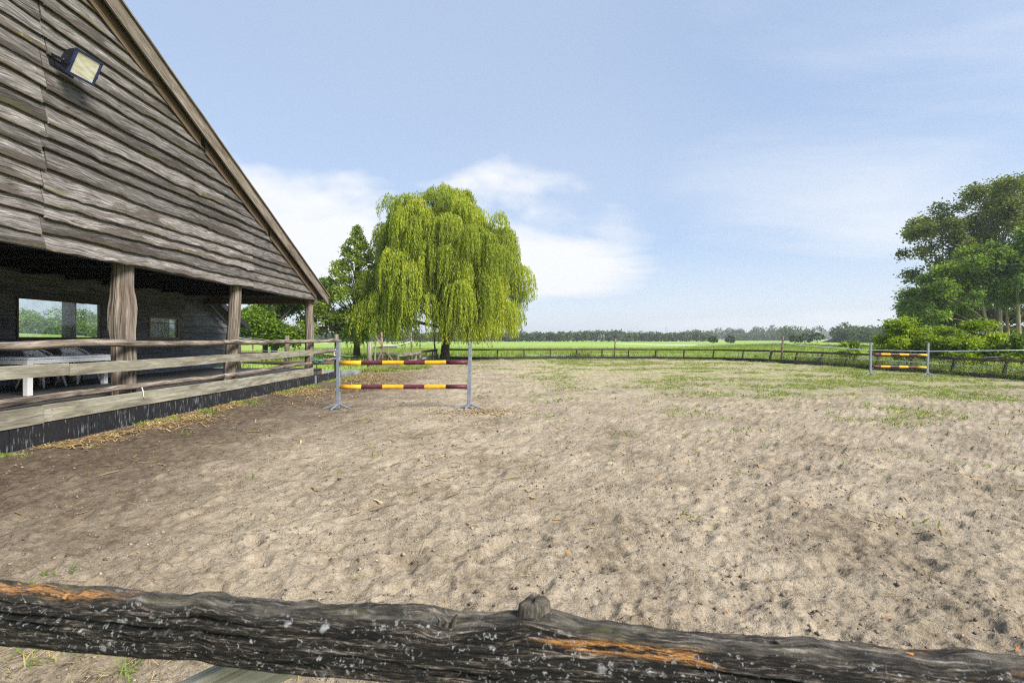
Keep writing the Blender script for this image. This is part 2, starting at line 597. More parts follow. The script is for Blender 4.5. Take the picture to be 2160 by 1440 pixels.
M['tape'] = plain('white_fence_tape', (0.66, 0.69, 0.72), 0.6, 0.1)
M['wire'] = plain('grey_fence_wire', (0.42, 0.45, 0.48), 0.5, 0.1)
M['firewood'] = wood('split_firewood', (0.05, 0.028, 0.017), (0.13, 0.075, 0.045), (0.24, 0.16, 0.10), stain=(0.03, 0.02, 0.012), stain_amt=0.5, var=0.35)
M['bark'] = wood('tree_bark', (0.035, 0.030, 0.024), (0.095, 0.082, 0.066), (0.17, 0.15, 0.125), stain=(0.05, 0.05, 0.03), stain_amt=0.4, grain=(3.0, 9), bumps=1.0, bdist=0.04, var=0.15)
M['bark_pale'] = wood('pale_bark', (0.17, 0.13, 0.09), (0.34, 0.275, 0.20), (0.48, 0.41, 0.32), stain=(0.08, 0.07, 0.045), stain_amt=0.5, grain=(2.0, 7), bumps=0.8, bdist=0.03, var=0.15)
M['mast'] = plain('grey_steel_mast', (0.30, 0.32, 0.36), 0.6, 0.05)
M['earth'] = plain('brown_earth_heap', (0.14, 0.075, 0.045), 0.95, 0.4, 0.8)
M['puddle_stone'] = None


def glass_mat(name, dirt=0.3, tintc=(0.9, 0.95, 0.95), wire=False):
    m, t, b = new_mat(name)
    t.nodes.remove(b)
    out = t.nodes['Material Output']
    tr = nd(t, 'ShaderNodeBsdfTransparent')
    tr.inputs[0].default_value = (*tintc, 1)
    gl = nd(t, 'ShaderNodeBsdfGlossy')
    gl.inputs['Roughness'].default_value = 0.03
    gl.inputs[0].default_value = (0.9, 0.9, 0.9, 1)
    df = nd(t, 'ShaderNodeBsdfDiffuse')
    df.inputs[0].default_value = (0.42, 0.45, 0.42, 1)
    m1 = nd(t, 'ShaderNodeMixShader')
    m1.inputs[0].default_value = 0.07
    t.links.new(tr.outputs[0], m1.inputs[1])
    t.links.new(gl.outputs[0], m1.inputs[2])
    tc = nd(t, 'ShaderNodeTexCoord')
    dn = noise(t, tc.outputs['Object'], 5.0, 8, 0.75)
    dm = maprange(t, dn, 0.40, 0.72, dirt * 0.25, dirt)
    m2 = nd(t, 'ShaderNodeMixShader')
    t.links.new(dm, m2.inputs[0])
    t.links.new(m1.outputs[0], m2.inputs[1])
    t.links.new(df.outputs[0], m2.inputs[2])
    t.links.new(m2.outputs[0], out.inputs[0])
    return m


M['glass'] = glass_mat('dusty_window_glass', 0.22)
M['glass_dirty'] = glass_mat('wired_dirty_glass', 0.9, (0.75, 0.82, 0.78))


def lamp_glass():
    m, t, b = new_mat('floodlight_glass')
    tc = nd(t, 'ShaderNodeTexCoord')
    n1 = noise(t, mapping(t, tc.outputs['Object'], (3, 3, 9)), 2.2, 5, 0.6)
    c = ramp(t, n1, [(0.3, (0.40, 0.34, 0.20)), (0.55, (0.56, 0.54, 0.44)), (0.75, (0.66, 0.66, 0.60))])
    t.links.new(c, b.inputs['Base Color'])
    b.inputs['Roughness'].default_value = 0.12
    b.inputs['Coat Weight'].default_value = 0.6
    return m


M['lamp_glass'] = lamp_glass()


def gable_mat():
    """weathered waney boards: v runs 0 (lower, waney edge) .. 1 (upper edge) in uv.y"""
    m, t, b = new_mat('weathered_waney_board')
    uv, rnd = uvnode(t)
    s = nd(t, 'ShaderNodeSeparateXYZ')
    t.links.new(uv, s.inputs[0])
    v = s.outputs[1]
    # slow bend of the grain
    bend = noise(t, mapping(t, uv, (0.9, 0.8, 1)), 1.0, 2, 0.5)
    c = nd(t, 'ShaderNodeCombineXYZ')
    t.links.new(s.outputs[0], c.inputs[0])
    t.links.new(math_node(t, 'ADD', v, math_node(t, 'MULTIPLY', bend, 0.6)), c.inputs[1])
    gv = c.outputs[0]
    g1 = noise(t, mapping(t, gv, (2.0, 13, 1)), 1.0, 8, 0.70, 0.8)
    g2 = noise(t, mapping(t, gv, (4.0, 42, 1), (3, 1, 0)), 1.0, 6, 0.7, 0.3)
    gg = math_node(t, 'ADD', math_node(t, 'MULTIPLY', g1, 0.6), math_node(t, 'MULTIPLY', g2, 0.4))
    col = ramp(t, gg, [(0.36, (0.018, 0.015, 0.013)), (0.45, (0.105, 0.092, 0.083)), (0.54, (0.235, 0.214, 0.200)), (0.63, (0.46, 0.435, 0.42))])
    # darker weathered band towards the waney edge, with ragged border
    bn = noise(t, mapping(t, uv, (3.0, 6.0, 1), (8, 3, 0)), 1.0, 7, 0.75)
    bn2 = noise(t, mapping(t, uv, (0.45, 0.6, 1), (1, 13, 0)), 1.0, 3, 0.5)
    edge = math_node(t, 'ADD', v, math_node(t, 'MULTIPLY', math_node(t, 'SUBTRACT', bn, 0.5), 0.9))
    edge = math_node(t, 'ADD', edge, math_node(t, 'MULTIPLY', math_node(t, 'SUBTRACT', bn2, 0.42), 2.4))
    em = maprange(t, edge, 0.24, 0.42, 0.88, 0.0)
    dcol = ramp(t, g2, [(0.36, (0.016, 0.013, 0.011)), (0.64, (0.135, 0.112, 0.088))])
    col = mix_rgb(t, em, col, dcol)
    # moss / lichen along the lower edge
    mn = noise(t, mapping(t, uv, (1.1, 2.2, 1), (6, 6, 0)), 1.0, 7, 0.72)
    mm = math_node(t, 'MULTIPLY', maprange(t, mn, 0.50, 0.64, 0, 0.75), maprange(t, v, 0.05, 0.36, 1.0, 0.0))
    col = mix_rgb(t, mm, col, (0.105, 0.098, 0.030))
    ln = noise(t, mapping(t, uv, (14, 5, 1), (2, 2, 0)), 1.0, 5, 0.7)
    lm = math_node(t, 'MULTIPLY', math_node(t, 'MULTIPLY', maprange(t, ln, 0.60, 0.66, 0, 0.8), maprange(t, mn, 0.50, 0.60)), maprange(t, v, 0.1, 0.6, 1.0, 0.0))
    col = mix_rgb(t, lm, col, (0.36, 0.27, 0.06))
    # reddish unweathered strip just below the board above
    wn = noise(t, mapping(t, uv, (1.3, 5, 1), (1, 9, 0)), 1.0, 4, 0.6)
    wm = math_node(t, 'MULTIPLY', maprange(t, v, 0.72, 0.86), maprange(t, wn, 0.36, 0.56, 0.0, 0.85))
    col = mix_rgb(t, wm, col, (0.150, 0.070, 0.040))
    # knots
    vo = nd(t, 'ShaderNodeTexVoronoi')
    vo.inputs['Scale'].default_value = 1.0
    t.links.new(mapping(t, uv, (1.3, 1.4, 1), (0.3, 0.4, 0)), vo.inputs['Vector'])
    kn = maprange(t, vo.outputs['Distance'], 0.03, 0.085, 0.85, 0.0)
    col = mix_rgb(t, kn, col, (0.055, 0.038, 0.026))
    ck = noise(t, mapping(t, gv, (0.55, 22, 1), (4, 4, 0)), 1.0, 2, 0.5, 0.6)
    ckm = maprange(t, ck, 0.62, 0.70, 0, 0.75)
    col = mix_rgb(t, ckm, col, (0.03, 0.024, 0.02))
    hv = nd(t, 'ShaderNodeHueSaturation')
    t.links.new(col, hv.inputs['Color'])
    t.links.new(maprange(t, rnd, 0, 1, 0.50, 1.05, False), hv.inputs['Value'])
    t.links.new(hv.outputs[0], b.inputs['Base Color'])
    b.inputs['Roughness'].default_value = 0.85
    b.inputs['Specular IOR Level'].default_value = 0.25
    h = math_node(t, 'SUBTRACT', gg, math_node(t, 'MULTIPLY', ckm, 0.6))
    bump(t, b, h, 0.85, 0.012)
    return m


M['gable'] = gable_mat()


def kick_panel_mat():
    """black board with pale streaks running down"""
    m, t, b = new_mat('black_streaked_board')
    tc = nd(t, 'ShaderNodeTexCoord')
    P = tc.outputs['Object']
    oi = nd(t, 'ShaderNodeObjectInfo')
    va = nd(t, 'ShaderNodeVectorMath', operation='MULTIPLY_ADD')
    va.inputs[1].default_value = (0, 31, 7)
    t.links.new(oi.outputs['Random'], va.inputs[0])
    t.links.new(P, va.inputs[2])
    s1 = noise(t, mapping(t, va.outputs[0], (1, 34, 5.5)), 1.0, 5, 0.6)
    s2 = noise(t, mapping(t, va.outputs[0], (1, 2.2, 2.0), (0, 4, 4)), 1.0, 3, 0.5)
    k = maprange(t, math_node(t, 'ADD', math_node(t, 'MULTIPLY', s1, 0.75), math_node(t, 'MULTIPLY', s2, 0.3)), 0.57, 0.66, 0, 0.75)
    col = mix_rgb(t, k, ramp(t, s1, [(0.3, (0.004, 0.004, 0.005)), (0.7, (0.013, 0.013, 0.016))]), (0.165, 0.175, 0.20))
    s3 = noise(t, mapping(t, va.outputs[0], (1, 7, 6), (0, 9, 1)), 1.0, 5, 0.6)
    col = mix_rgb(t, maprange(t, s3, 0.66, 0.72, 0, 0.8), col, (0.22, 0.17, 0.12))
    t.links.new(col, b.inputs['Base Color'])
    b.inputs['Roughness'].default_value = 0.55
    bump(t, b, s1, 0.3, 0.004)
    return m


M['kick_panel'] = kick_panel_mat()


def leaf_mat(name, dark, light, trans=0.35, yel=None):
    m, t, b = new_mat(name)
    at = nd(t, 'ShaderNodeAttribute')
    at.attribute_name = 'tint'
    stops = [(0.0, dark), (0.75, light)]
    if yel:
        stops.append((1.0, yel))
    c = ramp(t, at.outputs['Fac'], stops)
    t.links.new(c, b.inputs['Base Color'])
    b.inputs['Roughness'].default_value = 0.55
    b.inputs['Specular IOR Level'].default_value = 0.3
    tl = nd(t, 'ShaderNodeBsdfTranslucent')
    c2 = mix_rgb(t, 1.0, c, (1.25, 1.15, 0.55), 'MULTIPLY')
    t.links.new(c2, tl.inputs[0])
    mx = nd(t, 'ShaderNodeMixShader')
    mx.inputs[0].default_value = trans
    t.links.new(b.outputs[0], mx.inputs[1])
    t.links.new(tl.outputs[0], mx.inputs[2])
    t.links.new(mx.outputs[0], t.nodes['Material Output'].inputs[0])
    return m


M['willow'] = leaf_mat('willow_leaf', (0.18, 0.245, 0.022), (0.43, 0.51, 0.050), 0.52, (0.58, 0.53, 0.07))
M['lime'] = leaf_mat('lime_leaf', (0.14, 0.21, 0.028), (0.33, 0.42, 0.062), 0.5, (0.48, 0.54, 0.10))
M['maple'] = leaf_mat('dark_green_leaf', (0.065, 0.125, 0.010), (0.190, 0.290, 0.022), 0.45, (0.36, 0.44, 0.04))
M['oak'] = leaf_mat('oak_leaf', (0.080, 0.115, 0.022), (0.195, 0.245, 0.045), 0.47, (0.32, 0.34, 0.075))
M['sycamore'] = leaf_mat('bright_tree_leaf', (0.082, 0.155, 0.018), (0.225, 0.345, 0.034), 0.48, (0.37, 0.47, 0.05))
M['shrub'] = leaf_mat('bright_shrub_leaf', (0.12, 0.20, 0.010), (0.30, 0.41, 0.018), 0.46, (0.46, 0.54, 0.04))
M['far_leaf'] = leaf_mat('far_tree_leaf', (0.050, 0.090, 0.028), (0.105, 0.155, 0.048), 0.3, (0.15, 0.20, 0.06))
M['bush'] = leaf_mat('round_bush_leaf', (0.040, 0.085, 0.020), (0.088, 0.150, 0.036), 0.3, (0.12, 0.19, 0.045))
M['grass_blade'] = leaf_mat('grass_blade', (0.13, 0.20, 0.032), (0.25, 0.33, 0.065), 0.42, (0.45, 0.42, 0.16))
M['weed'] = leaf_mat('tall_weed', (0.10, 0.145, 0.035), (0.22, 0.27, 0.085), 0.42, (0.40, 0.33, 0.17))
M['straw'] = leaf_mat('straw', (0.22, 0.145, 0.060), (0.46, 0.325, 0.145), 0.1, (0.62, 0.48, 0.25))
M['litter'] = leaf_mat('fallen_leaf', (0.10, 0.035, 0.014), (0.36, 0.13, 0.03), 0.15, (0.62, 0.42, 0.03))
M['pebble'] = leaf_mat('small_stone', (0.09, 0.075, 0.06), (0.30, 0.26, 0.21), 0.0, (0.62, 0.60, 0.56))


def sand_mat():
    m, t, b = new_mat('arena_sand')
    tc = nd(t, 'ShaderNodeTexCoord')
    P = tc.outputs['Object']
    n1 = noise(t, P, 0.9, 6, 0.6)
    n2 = noise(t, P, 9.0, 5, 0.65)
    n3 = noise(t, P, 55.0, 6, 0.75)
    nn = math_node(t, 'ADD', math_node(t, 'MULTIPLY', n1, 0.36), math_node(t, 'ADD', math_node(t, 'MULTIPLY', n2, 0.32), math_node(t, 'MULTIPLY', n3, 0.32)))
    col = ramp(t, nn, [(0.37, (0.125, 0.090, 0.056)), (0.46, (0.275, 0.223, 0.156)), (0.58, (0.430, 0.358, 0.262))])
    # darker soil colour towards the barn, with a ragged border
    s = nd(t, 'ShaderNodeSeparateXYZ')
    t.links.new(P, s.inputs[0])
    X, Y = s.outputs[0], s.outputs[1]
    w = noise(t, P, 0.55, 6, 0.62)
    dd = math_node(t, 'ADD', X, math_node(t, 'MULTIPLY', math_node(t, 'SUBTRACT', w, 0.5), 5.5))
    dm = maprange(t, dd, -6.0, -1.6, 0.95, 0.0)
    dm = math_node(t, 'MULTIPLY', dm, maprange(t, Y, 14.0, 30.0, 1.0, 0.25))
    dark_soil = ramp(t, n2, [(0.32, (0.050, 0.034, 0.022)), (0.66, (0.150, 0.110, 0.076))])
    col = mix_rgb(t, dm, col, dark_soil)
    # dark crumbs
    cr = noise(t, P, 24.0, 4, 0.7)
    col = mix_rgb(t, maprange(t, cr, 0.58, 0.66, 0, 0.65), col, (0.070, 0.050, 0.036))
    # dry, bleached grass remains farther out
    dry = math_node(t, 'MULTIPLY', maprange(t, Y, 9.0, 26.0), maprange(t, X, -3.0, 3.0))
    dnn = noise(t, mapping(t, P, (0.8, 1.1, 1), (13, 2, 0)), 1.0, 6, 0.65)
    col = mix_rgb(t, math_node(t, 'MULTIPLY', dry, maprange(t, dnn, 0.36, 0.62, 0.15, 0.75)), col, (0.44, 0.375, 0.225))
    # thin green growth far from the barn
    gx = maprange(t, math_node(t, 'ADD', X, math_node(t, 'MULTIPLY', Y, 0.25)), 2.0, 16.0)
    gy = maprange(t, Y, 7.0, 20.0)
    gn = noise(t, mapping(t, P, (0.55, 0.9, 1), (3, 8, 0)), 1.0, 8, 0.68)
    gf = noise(t, P, 7.0, 4, 0.7)
    gm = math_node(t, 'MULTIPLY', math_node(t, 'MULTIPLY', gx, gy), math_node(t, 'MULTIPLY', maprange(t, gn, 0.40, 0.58), maprange(t, gf, 0.36, 0.56)))
    col = mix_rgb(t, math_node(t, 'MULTIPLY', gm, 0.80), col, (0.235, 0.255, 0.075))
    t.links.new(col, b.inputs['Base Color'])
    b.inputs['Roughness'].default_value = 0.95
    b.inputs['Specular IOR Level'].default_value = 0.12
    fine = math_node(t, 'ADD', math_node(t, 'MULTIPLY', n3, 0.35), math_node(t, 'MULTIPLY', noise(t, P, 26.0, 5, 0.7), 0.9))
    bump(t, b, fine, 1.0, 0.030)
    return m


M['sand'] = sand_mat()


def field_mat():
    m, t, b = new_mat('meadow_grass')
    tc = nd(t, 'ShaderNodeTexCoord')
    P = tc.outputs['Object']
    n1 = noise(t, mapping(t, P, (0.02, 0.05, 0.02)), 1.0, 6, 0.6)
    n2 = noise(t, mapping(t, P, (1.2, 1.8, 1)), 1.0, 6, 0.7)
    nn = math_node(t, 'ADD', math_node(t, 'MULTIPLY', n1, 0.55), math_node(t, 'MULTIPLY', n2, 0.45))
    col = ramp(t, nn, [(0.34, (0.150, 0.255, 0.040)), (0.50, (0.255, 0.370, 0.072)), (0.64, (0.365, 0.440, 0.125))])
    # drier, straw-coloured swathes
    dn = noise(t, mapping(t, P, (0.012, 0.04, 1), (4, 4, 0)), 1.0, 4, 0.6)
    col = mix_rgb(t, maprange(t, dn, 0.54, 0.70, 0, 0.5), col, (0.47, 0.46, 0.20))
    t.links.new(col, b.inputs['Base Color'])
    b.inputs['Roughness'].default_value = 0.9
    b.inputs['Specular IOR Level'].default_value = 0.1
    bump(t, b, noise(t, P, 6.0, 4, 0.7), 0.8, 0.06)
    return m


M['field'] = field_mat()


def yard_mat():
    m, t, b = new_mat('wet_stone_paving')
    tc = nd(t, 'ShaderNodeTexCoord')
    P = tc.outputs['Object']
    n1 = noise(t, P, 1.3, 5, 0.6)
    col = ramp(t, n1, [(0.35, (0.13, 0.125, 0.12)), (0.65, (0.30, 0.30, 0.30))])
    t.links.new(col, b.inputs['Base Color'])
    t.links.new(maprange(t, n1, 0.4, 0.6, 0.08, 0.6), b.inputs['Roughness'])
    return m


M['yard'] = yard_mat()

# ------------------------------------------------------------------ ground: meadow
BACK = [(-6.05, 39.2), (-3, 38.0), (3, 38.7), (8.5, 39.2), (13.5, 38.3), (16.5, 36.7), (18.0, 34.5), (18.7, 32), (19.1, 28), (19.3, 24), (19.5, 20), (19.7, 15), (19.9, 8), (20.0, -3)]


def catmull(pts, step=0.25):
    P = [np.array(pts[0]) * 2 - np.array(pts[1])] + [np.array(p, float) for p in pts] + [np.array(pts[-1]) * 2 - np.array(pts[-2])]
    out = []
    for i in range(1, len(P) - 2):
        n = max(2, int(np.linalg.norm(P[i + 1] - P[i]) / step))
        for k in range(n):
            t = k / n
            out.append(0.5 * ((2 * P[i]) + (-P[i - 1] + P[i + 1]) * t + (2 * P[i - 1] - 5 * P[i] + 4 * P[i + 1] - P[i + 2]) * t * t + (-P[i - 1] + 3 * P[i] - 3 * P[i + 1] + P[i + 2]) * t ** 3))
    out.append(P[-2])
    return np.array(out)


BC = catmull(BACK)
BL = np.concatenate([[0], np.cumsum(np.linalg.norm(np.diff(BC, axis=0), axis=1))])


def back_at(s):
    return np.array([np.interp(s, BL, BC[:, 0]), np.interp(s, BL, BC[:, 1])])


def y_back(x):
    """far border of the arena for a given x"""
    k = np.argmax(BC[:, 0] > 18.6)
    o = np.argsort(BC[:k, 0])
    return np.interp(x, BC[:k, 0][o], BC[:k, 1][o])


def x_right(y):
    k = np.argmax(BC[:, 0] > 13.5)
    o = np.argsort(BC[k:, 1])
    return np.interp(y, BC[k:, 1][o], BC[k:, 0][o])


def x_left(y):
    return np.where(np.asarray(y) < 25.2, -7.12, -6.1)


def terrain(x, y):
    x = np.asarray(x, float)
    y = np.asarray(y, float)
    z = 0.05 * (fbm(x * .15, y * .15, 3, 3) - .5)
    inside = (x > -7.3) & (x < x_right(np.clip(y, -3, 38)) + .05) & (y < y_back(np.clip(x, -6, 18)) + .05)
    z = np.where(inside, -0.22, z - 0.02)
    z = z + 0.62 * sstep(24, 40, x) * sstep(8, 30, y) * (1 - sstep(75, 160, y))
    s = -x - .68 * y
    z = z + 2.7 * sstep(2, 30, s) * sstep(26, 62, -x) * sstep(-20, 20, y) * (1 - sstep(160, 300, -x))
    return z


def axis(fine0, fine1, step, far, g=1.16):
    a = list(np.arange(fine0, fine1 + 1e-6, step))
    s, v = step, a[-1]
    while v < far:
        s *= g
        v += s
        a.append(v)
    s, v = step, a[0]
    while v > -far:
        s *= g
        v -= s
        a.insert(0, v)
    return np.array(a)


gx = axis(-24, 30, 0.6, 4000)
gy = axis(-6, 48, 0.6, 4000)
GX, GY = np.meshgrid(gx, gy, indexing='ij')
GZ = terrain(GX, GY)
nx, ny = GX.shape
idx = np.arange(nx * ny).reshape(nx, ny)
Fq = np.stack([idx[:-1, :-1], idx[1:, :-1], idx[1:, 1:], idx[:-1, 1:]], -1).reshape(-1, 4)
meadow = np_mesh('meadow_ground', np.stack([GX, GY, GZ], -1).reshape(-1, 3), Fq, M['field'], smooth=True)
tag(meadow, 'flat green meadow reaching to the horizon beyond the arena', 'meadow', kind='structure')


# ------------------------------------------------------------------ ground: sand of the arena
def cell_dents(x, y, cell, seed, rmin, rmax, depth):
    out = np.zeros_like(x)
    xi = np.floor(x / cell).astype(int)
    yi = np.floor(y / cell).astype(int)
    for a in (-1, 0, 1):
        for c in (-1, 0, 1):
            cx = xi + a
            cy = yi + c
            h1 = _tab[(cx * 7 + seed) & 255, (cy * 13 + seed * 3) & 255]
            h2 = _tab[(cx * 11 + seed * 5) & 255, (cy * 5 + seed) & 255]
            h3 = _tab[(cx * 3 + seed * 2) & 255, (cy * 17 + seed * 7) & 255]
            h4 = _tab[(cx * 5 + seed * 9) & 255, (cy * 3 + seed * 11) & 255]
            px = (cx + h1) * cell
            py = (cy + h2) * cell
            ang = h4 * np.pi
            ux, uy = np.cos(ang), np.sin(ang)
            ddx, ddy = x - px, y - py
            e1 = (ddx * ux + ddy * uy) / 1.35
            e2 = (-ddx * uy + ddy * ux)
            rr = np.sqrt(e1 ** 2 + e2 ** 2) / (rmin + (rmax - rmin) * h3)
            out += depth * (0.4 + h4) * (-np.clip(1 - rr ** 2, 0, 1) ** 1.2 + 0.45 * np.exp(-((rr - 1.15) / .28) ** 2))
    return out


def sand_h(x, y):
    wx = x + 0.12 * (fbm(x * 2.2, y * 2.2, 2, 9) - .5) * 2
    wy = y + 0.12 * (fbm(x * 2.2, y * 2.2, 2, 19) - .5) * 2
    z = 0.085 * (fbm(x * .55, y * .55, 3, 1) - .5)
    z = z + 0.085 * (fbm(wx * 1.9, wy * 1.9, 4, 2) - .5)
    z = z + 0.062 * (fbm(wx * 7.0, wy * 7.0, 3, 4) - .5)
    z = z + 0.026 * (fbm(x * 20.0, y * 20.0, 3, 6) - .5) + 0.012 * np.clip(fbm(x * 31.0, y * 31.0, 2, 8) - .58, 0, 1) * 6
    z = z + cell_dents(wx, wy, 0.46, 21, 0.06, 0.12, 0.024) + cell_dents(wx, wy, 0.9, 43, 0.09, 0.17, 0.020)
    return z


rows = [-2.5]
y = -2.5
while y < 39.0:
    step = 0.16 if y < 0.2 else min(max(y * y / 620.0, 0.011), 0.15)
    y += step
    rows.append(y)
rows = np.array(rows)
ncol = 620
sT = np.linspace(0, 1, ncol)
xl = np.maximum(x_left(rows), -1.30 * (np.maximum(rows, 0) + 1.4))
xl = np.where(rows > 25.2, -6.12, xl)
xr = np.minimum(x_right(np.clip(rows, -3, 38)), 1.30 * (np.maximum(rows, 0) + 1.4))
SX = xl[:, None] + (xr - xl)[:, None] * sT[None, :]
SY = np.repeat(rows[:, None], ncol, 1)
yb = y_back(np.clip(SX, -6, 18.6))
SY = np.where(SY > 22, 22 + (SY - 22) * (yb - 22) / (rows[-1] - 22), SY)
SZ = sand_h(SX, SY)
SZ *= (0.45 + 0.55 * sstep(-7.1, -6.2, SX))
n0, n1_ = SX.shape
idx = np.arange(n0 * n1_).reshape(n0, n1_)
Fq = np.stack([idx[:-1, :-1], idx[:-1, 1:], idx[1:, 1:], idx[1:, :-1]], -1).reshape(-1, 4)
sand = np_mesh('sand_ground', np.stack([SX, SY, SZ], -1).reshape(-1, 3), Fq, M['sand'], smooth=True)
tag(sand, 'trodden light brown sand of the riding arena', 'sand', kind='structure')
print('sand quads', len(Fq))

# paved yard beyond the porch
mb = MB()
yy = MB()
mb.box((-11.2, 22.6, -0.06), (7.5, 5.0, 0.16), bevel=0.01)
yard = mb.build('yard_pavement', M['yard'])
tag(yard, 'wet grey paving of the yard behind the porch', 'pavement', kind='structure')
kb = MB()
kb.box((-7.39, 22.75, 0.0), (0.10, 4.7, 0.16), bevel=0.01)
tag(kb.build('kerb', M['yard']), 'grey stone kerb between paving and sand', 'kerb', kind='structure')

# ------------------------------------------------------------------ barn
GXW = -7.2          # gable plane
SL = 0.448          # roof slope
EY, EZ = 18.3, 3.20  # eave of the porch roof (upper edge)


def rake(yv):
    return EZ + (EY - yv) * SL


def rake_y(zv):
    return EY - (zv - EZ) / SL


RIDGE_Y = 5.0
barn = thing('barn', 'large open timber barn with a gable of weathered grey boards', 'barn', loc=(-9.5, 11.5, 0))


def bpart(mb, name, mat, parent=None):
    """world-space mesh under the barn"""
    o = mb.build(name, mat, parent if parent is not None else barn)
    p = o.parent
    m = Matrix.Identity(4)
    while p is not None:
        m = Matrix.Translation(p.location) @ m
        p = p.parent
    o.matrix_parent_inverse = Matrix.Identity(4)
    me = o.data
    me.transform(m.inverted())
    return o


def waney_board(y0, y1, z0, z1, xface, mat_name, name, parent, slanted_end=False, amp=0.022, tilt=0.034, thick=0.034, seed=0, face=1, plainedge=False):
    """a lapped board along Y at plane X, lower edge wavy; face=+1 looks to +X"""
    L = y1 - y0
    n = max(5, int(L / 0.11))
    mb = MB()
    P, UV = [], []
    zt = z1 + 0.05
    off = random.random() * 30
    knots = [(random.uniform(0.05, .95), random.uniform(0.02, 0.05), random.uniform(.04, .10)) for _ in range(max(1, int(L / 2.2)))]
    amp2 = 0.4 * amp if plainedge else amp
    for i in range(n + 1):
        t = i / n
        yv = y0 + L * t
        w = amp2 * (2 * float(fbm(yv * 0.9 + off, off, 2, 3)) - 1) * 1.5 + amp2 * .6 * (2 * float(fbm(yv * 4.0 + off, off + 5, 2, 4)) - 1)
        if not plainedge:
            for (kt, ka, kw) in knots:
                dk = (t - kt) * L / kw
                w -= ka * .55 * math.exp(-dk * dk)
        zb = z0 + w - 0.012
        cup = 0.006 * (2 * float(vnoise(yv * .6 + off, 3.3)) - 1)
        prof = [(0.0, zt), (0.006, zt - 0.001), (tilt * .5 + cup, zb + .5 * (zt - zb)), (tilt * .93 + cup, zb + 0.022), (tilt + cup, zb + 0.012), (tilt + cup - 0.006, zb), (tilt - thick, zb + 0.004)]
        hh = zt - zb
        row, uvr = [], []
        for (xo, zz) in prof:
            ye = yv
            if slanted_end:
                lim = rake_y(zz + 0.36)
                ye = y0 + (lim - y0) * t
            row.append((xface + face * xo, ye, zz))
            uvr.append((ye + off, (zz - zb) / hh))
        P.append(row)
        UV.append(uvr)
    if face > 0:
        P = P[::-1]
        UV = UV[::-1]
    mb.grid(P, smooth=False, uv=UV)
    m = len(P[0])
    nv = len(mb.v)
    for ring in (list(range(m)), list(range(nv - m, nv))):
        mb.face(ring, [(off, 0.5)] * m)
    return bpart(mb, name, M[mat_name], parent)


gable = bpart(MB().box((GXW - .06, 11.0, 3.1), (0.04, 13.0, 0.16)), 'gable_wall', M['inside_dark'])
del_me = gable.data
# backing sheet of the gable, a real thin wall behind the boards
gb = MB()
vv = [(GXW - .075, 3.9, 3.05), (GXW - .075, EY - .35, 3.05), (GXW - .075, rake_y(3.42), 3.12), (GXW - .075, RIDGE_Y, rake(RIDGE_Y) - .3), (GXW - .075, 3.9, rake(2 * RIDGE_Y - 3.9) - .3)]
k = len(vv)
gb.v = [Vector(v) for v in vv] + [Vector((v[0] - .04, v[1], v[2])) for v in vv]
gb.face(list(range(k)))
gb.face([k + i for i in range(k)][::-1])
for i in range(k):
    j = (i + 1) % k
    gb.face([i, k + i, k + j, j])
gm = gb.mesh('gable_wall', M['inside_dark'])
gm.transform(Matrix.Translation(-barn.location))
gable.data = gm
gable_o = gable

z = 3.0
row_i = 0
random.seed(21)
while z < 8.9:
    e = random.uniform(0.205, 0.305)
    z1 = z + e
    yr = rake_y(z1 + 0.30)
    if yr < 4.8:
        break
    j1 = 7.38 + random.uniform(-.05, .05)
    j2 = 13.35 if z < 4.75 else 12.05
    j2 += random.uniform(-.06, .06)
    tl = random.uniform(.056, .085)
    if yr > j1 + 1.0:
        waney_board(4.2, j1 - .006, z + random.uniform(-.03, .03), z1 + .02, GXW + random.uniform(0, .010), 'gable', 'gable_board', gable_o, tilt=tl)
        if yr > j2 + 0.7:
            waney_board(j1 + .004, j2 - .005, z, z1 + .02, GXW + random.uniform(0, .012), 'gable', 'gable_board', gable_o, amp=.036, tilt=tl + .008)
            waney_board(j2 + .005, yr, z + random.uniform(-.035, .015), z1 + .02, GXW + random.uniform(-.004, .008), 'gable', 'gable_board', gable_o, slanted_end=True, amp=.016, tilt=tl)
        else:
            waney_board(j1 + .004, yr, z, z1 + .02, GXW + random.uniform(0, .012), 'gable', 'gable_board', gable_o, slanted_end=True, amp=.024, tilt=tl + .008)
    else:
        waney_board(4.2, yr, z, z1 + .02, GXW, 'gable', 'gable_board', gable_o, slanted_end=True, tilt=tl)
    z = z1
    row_i += 1

# roof slabs and barge boards
ang = math.atan(SL)


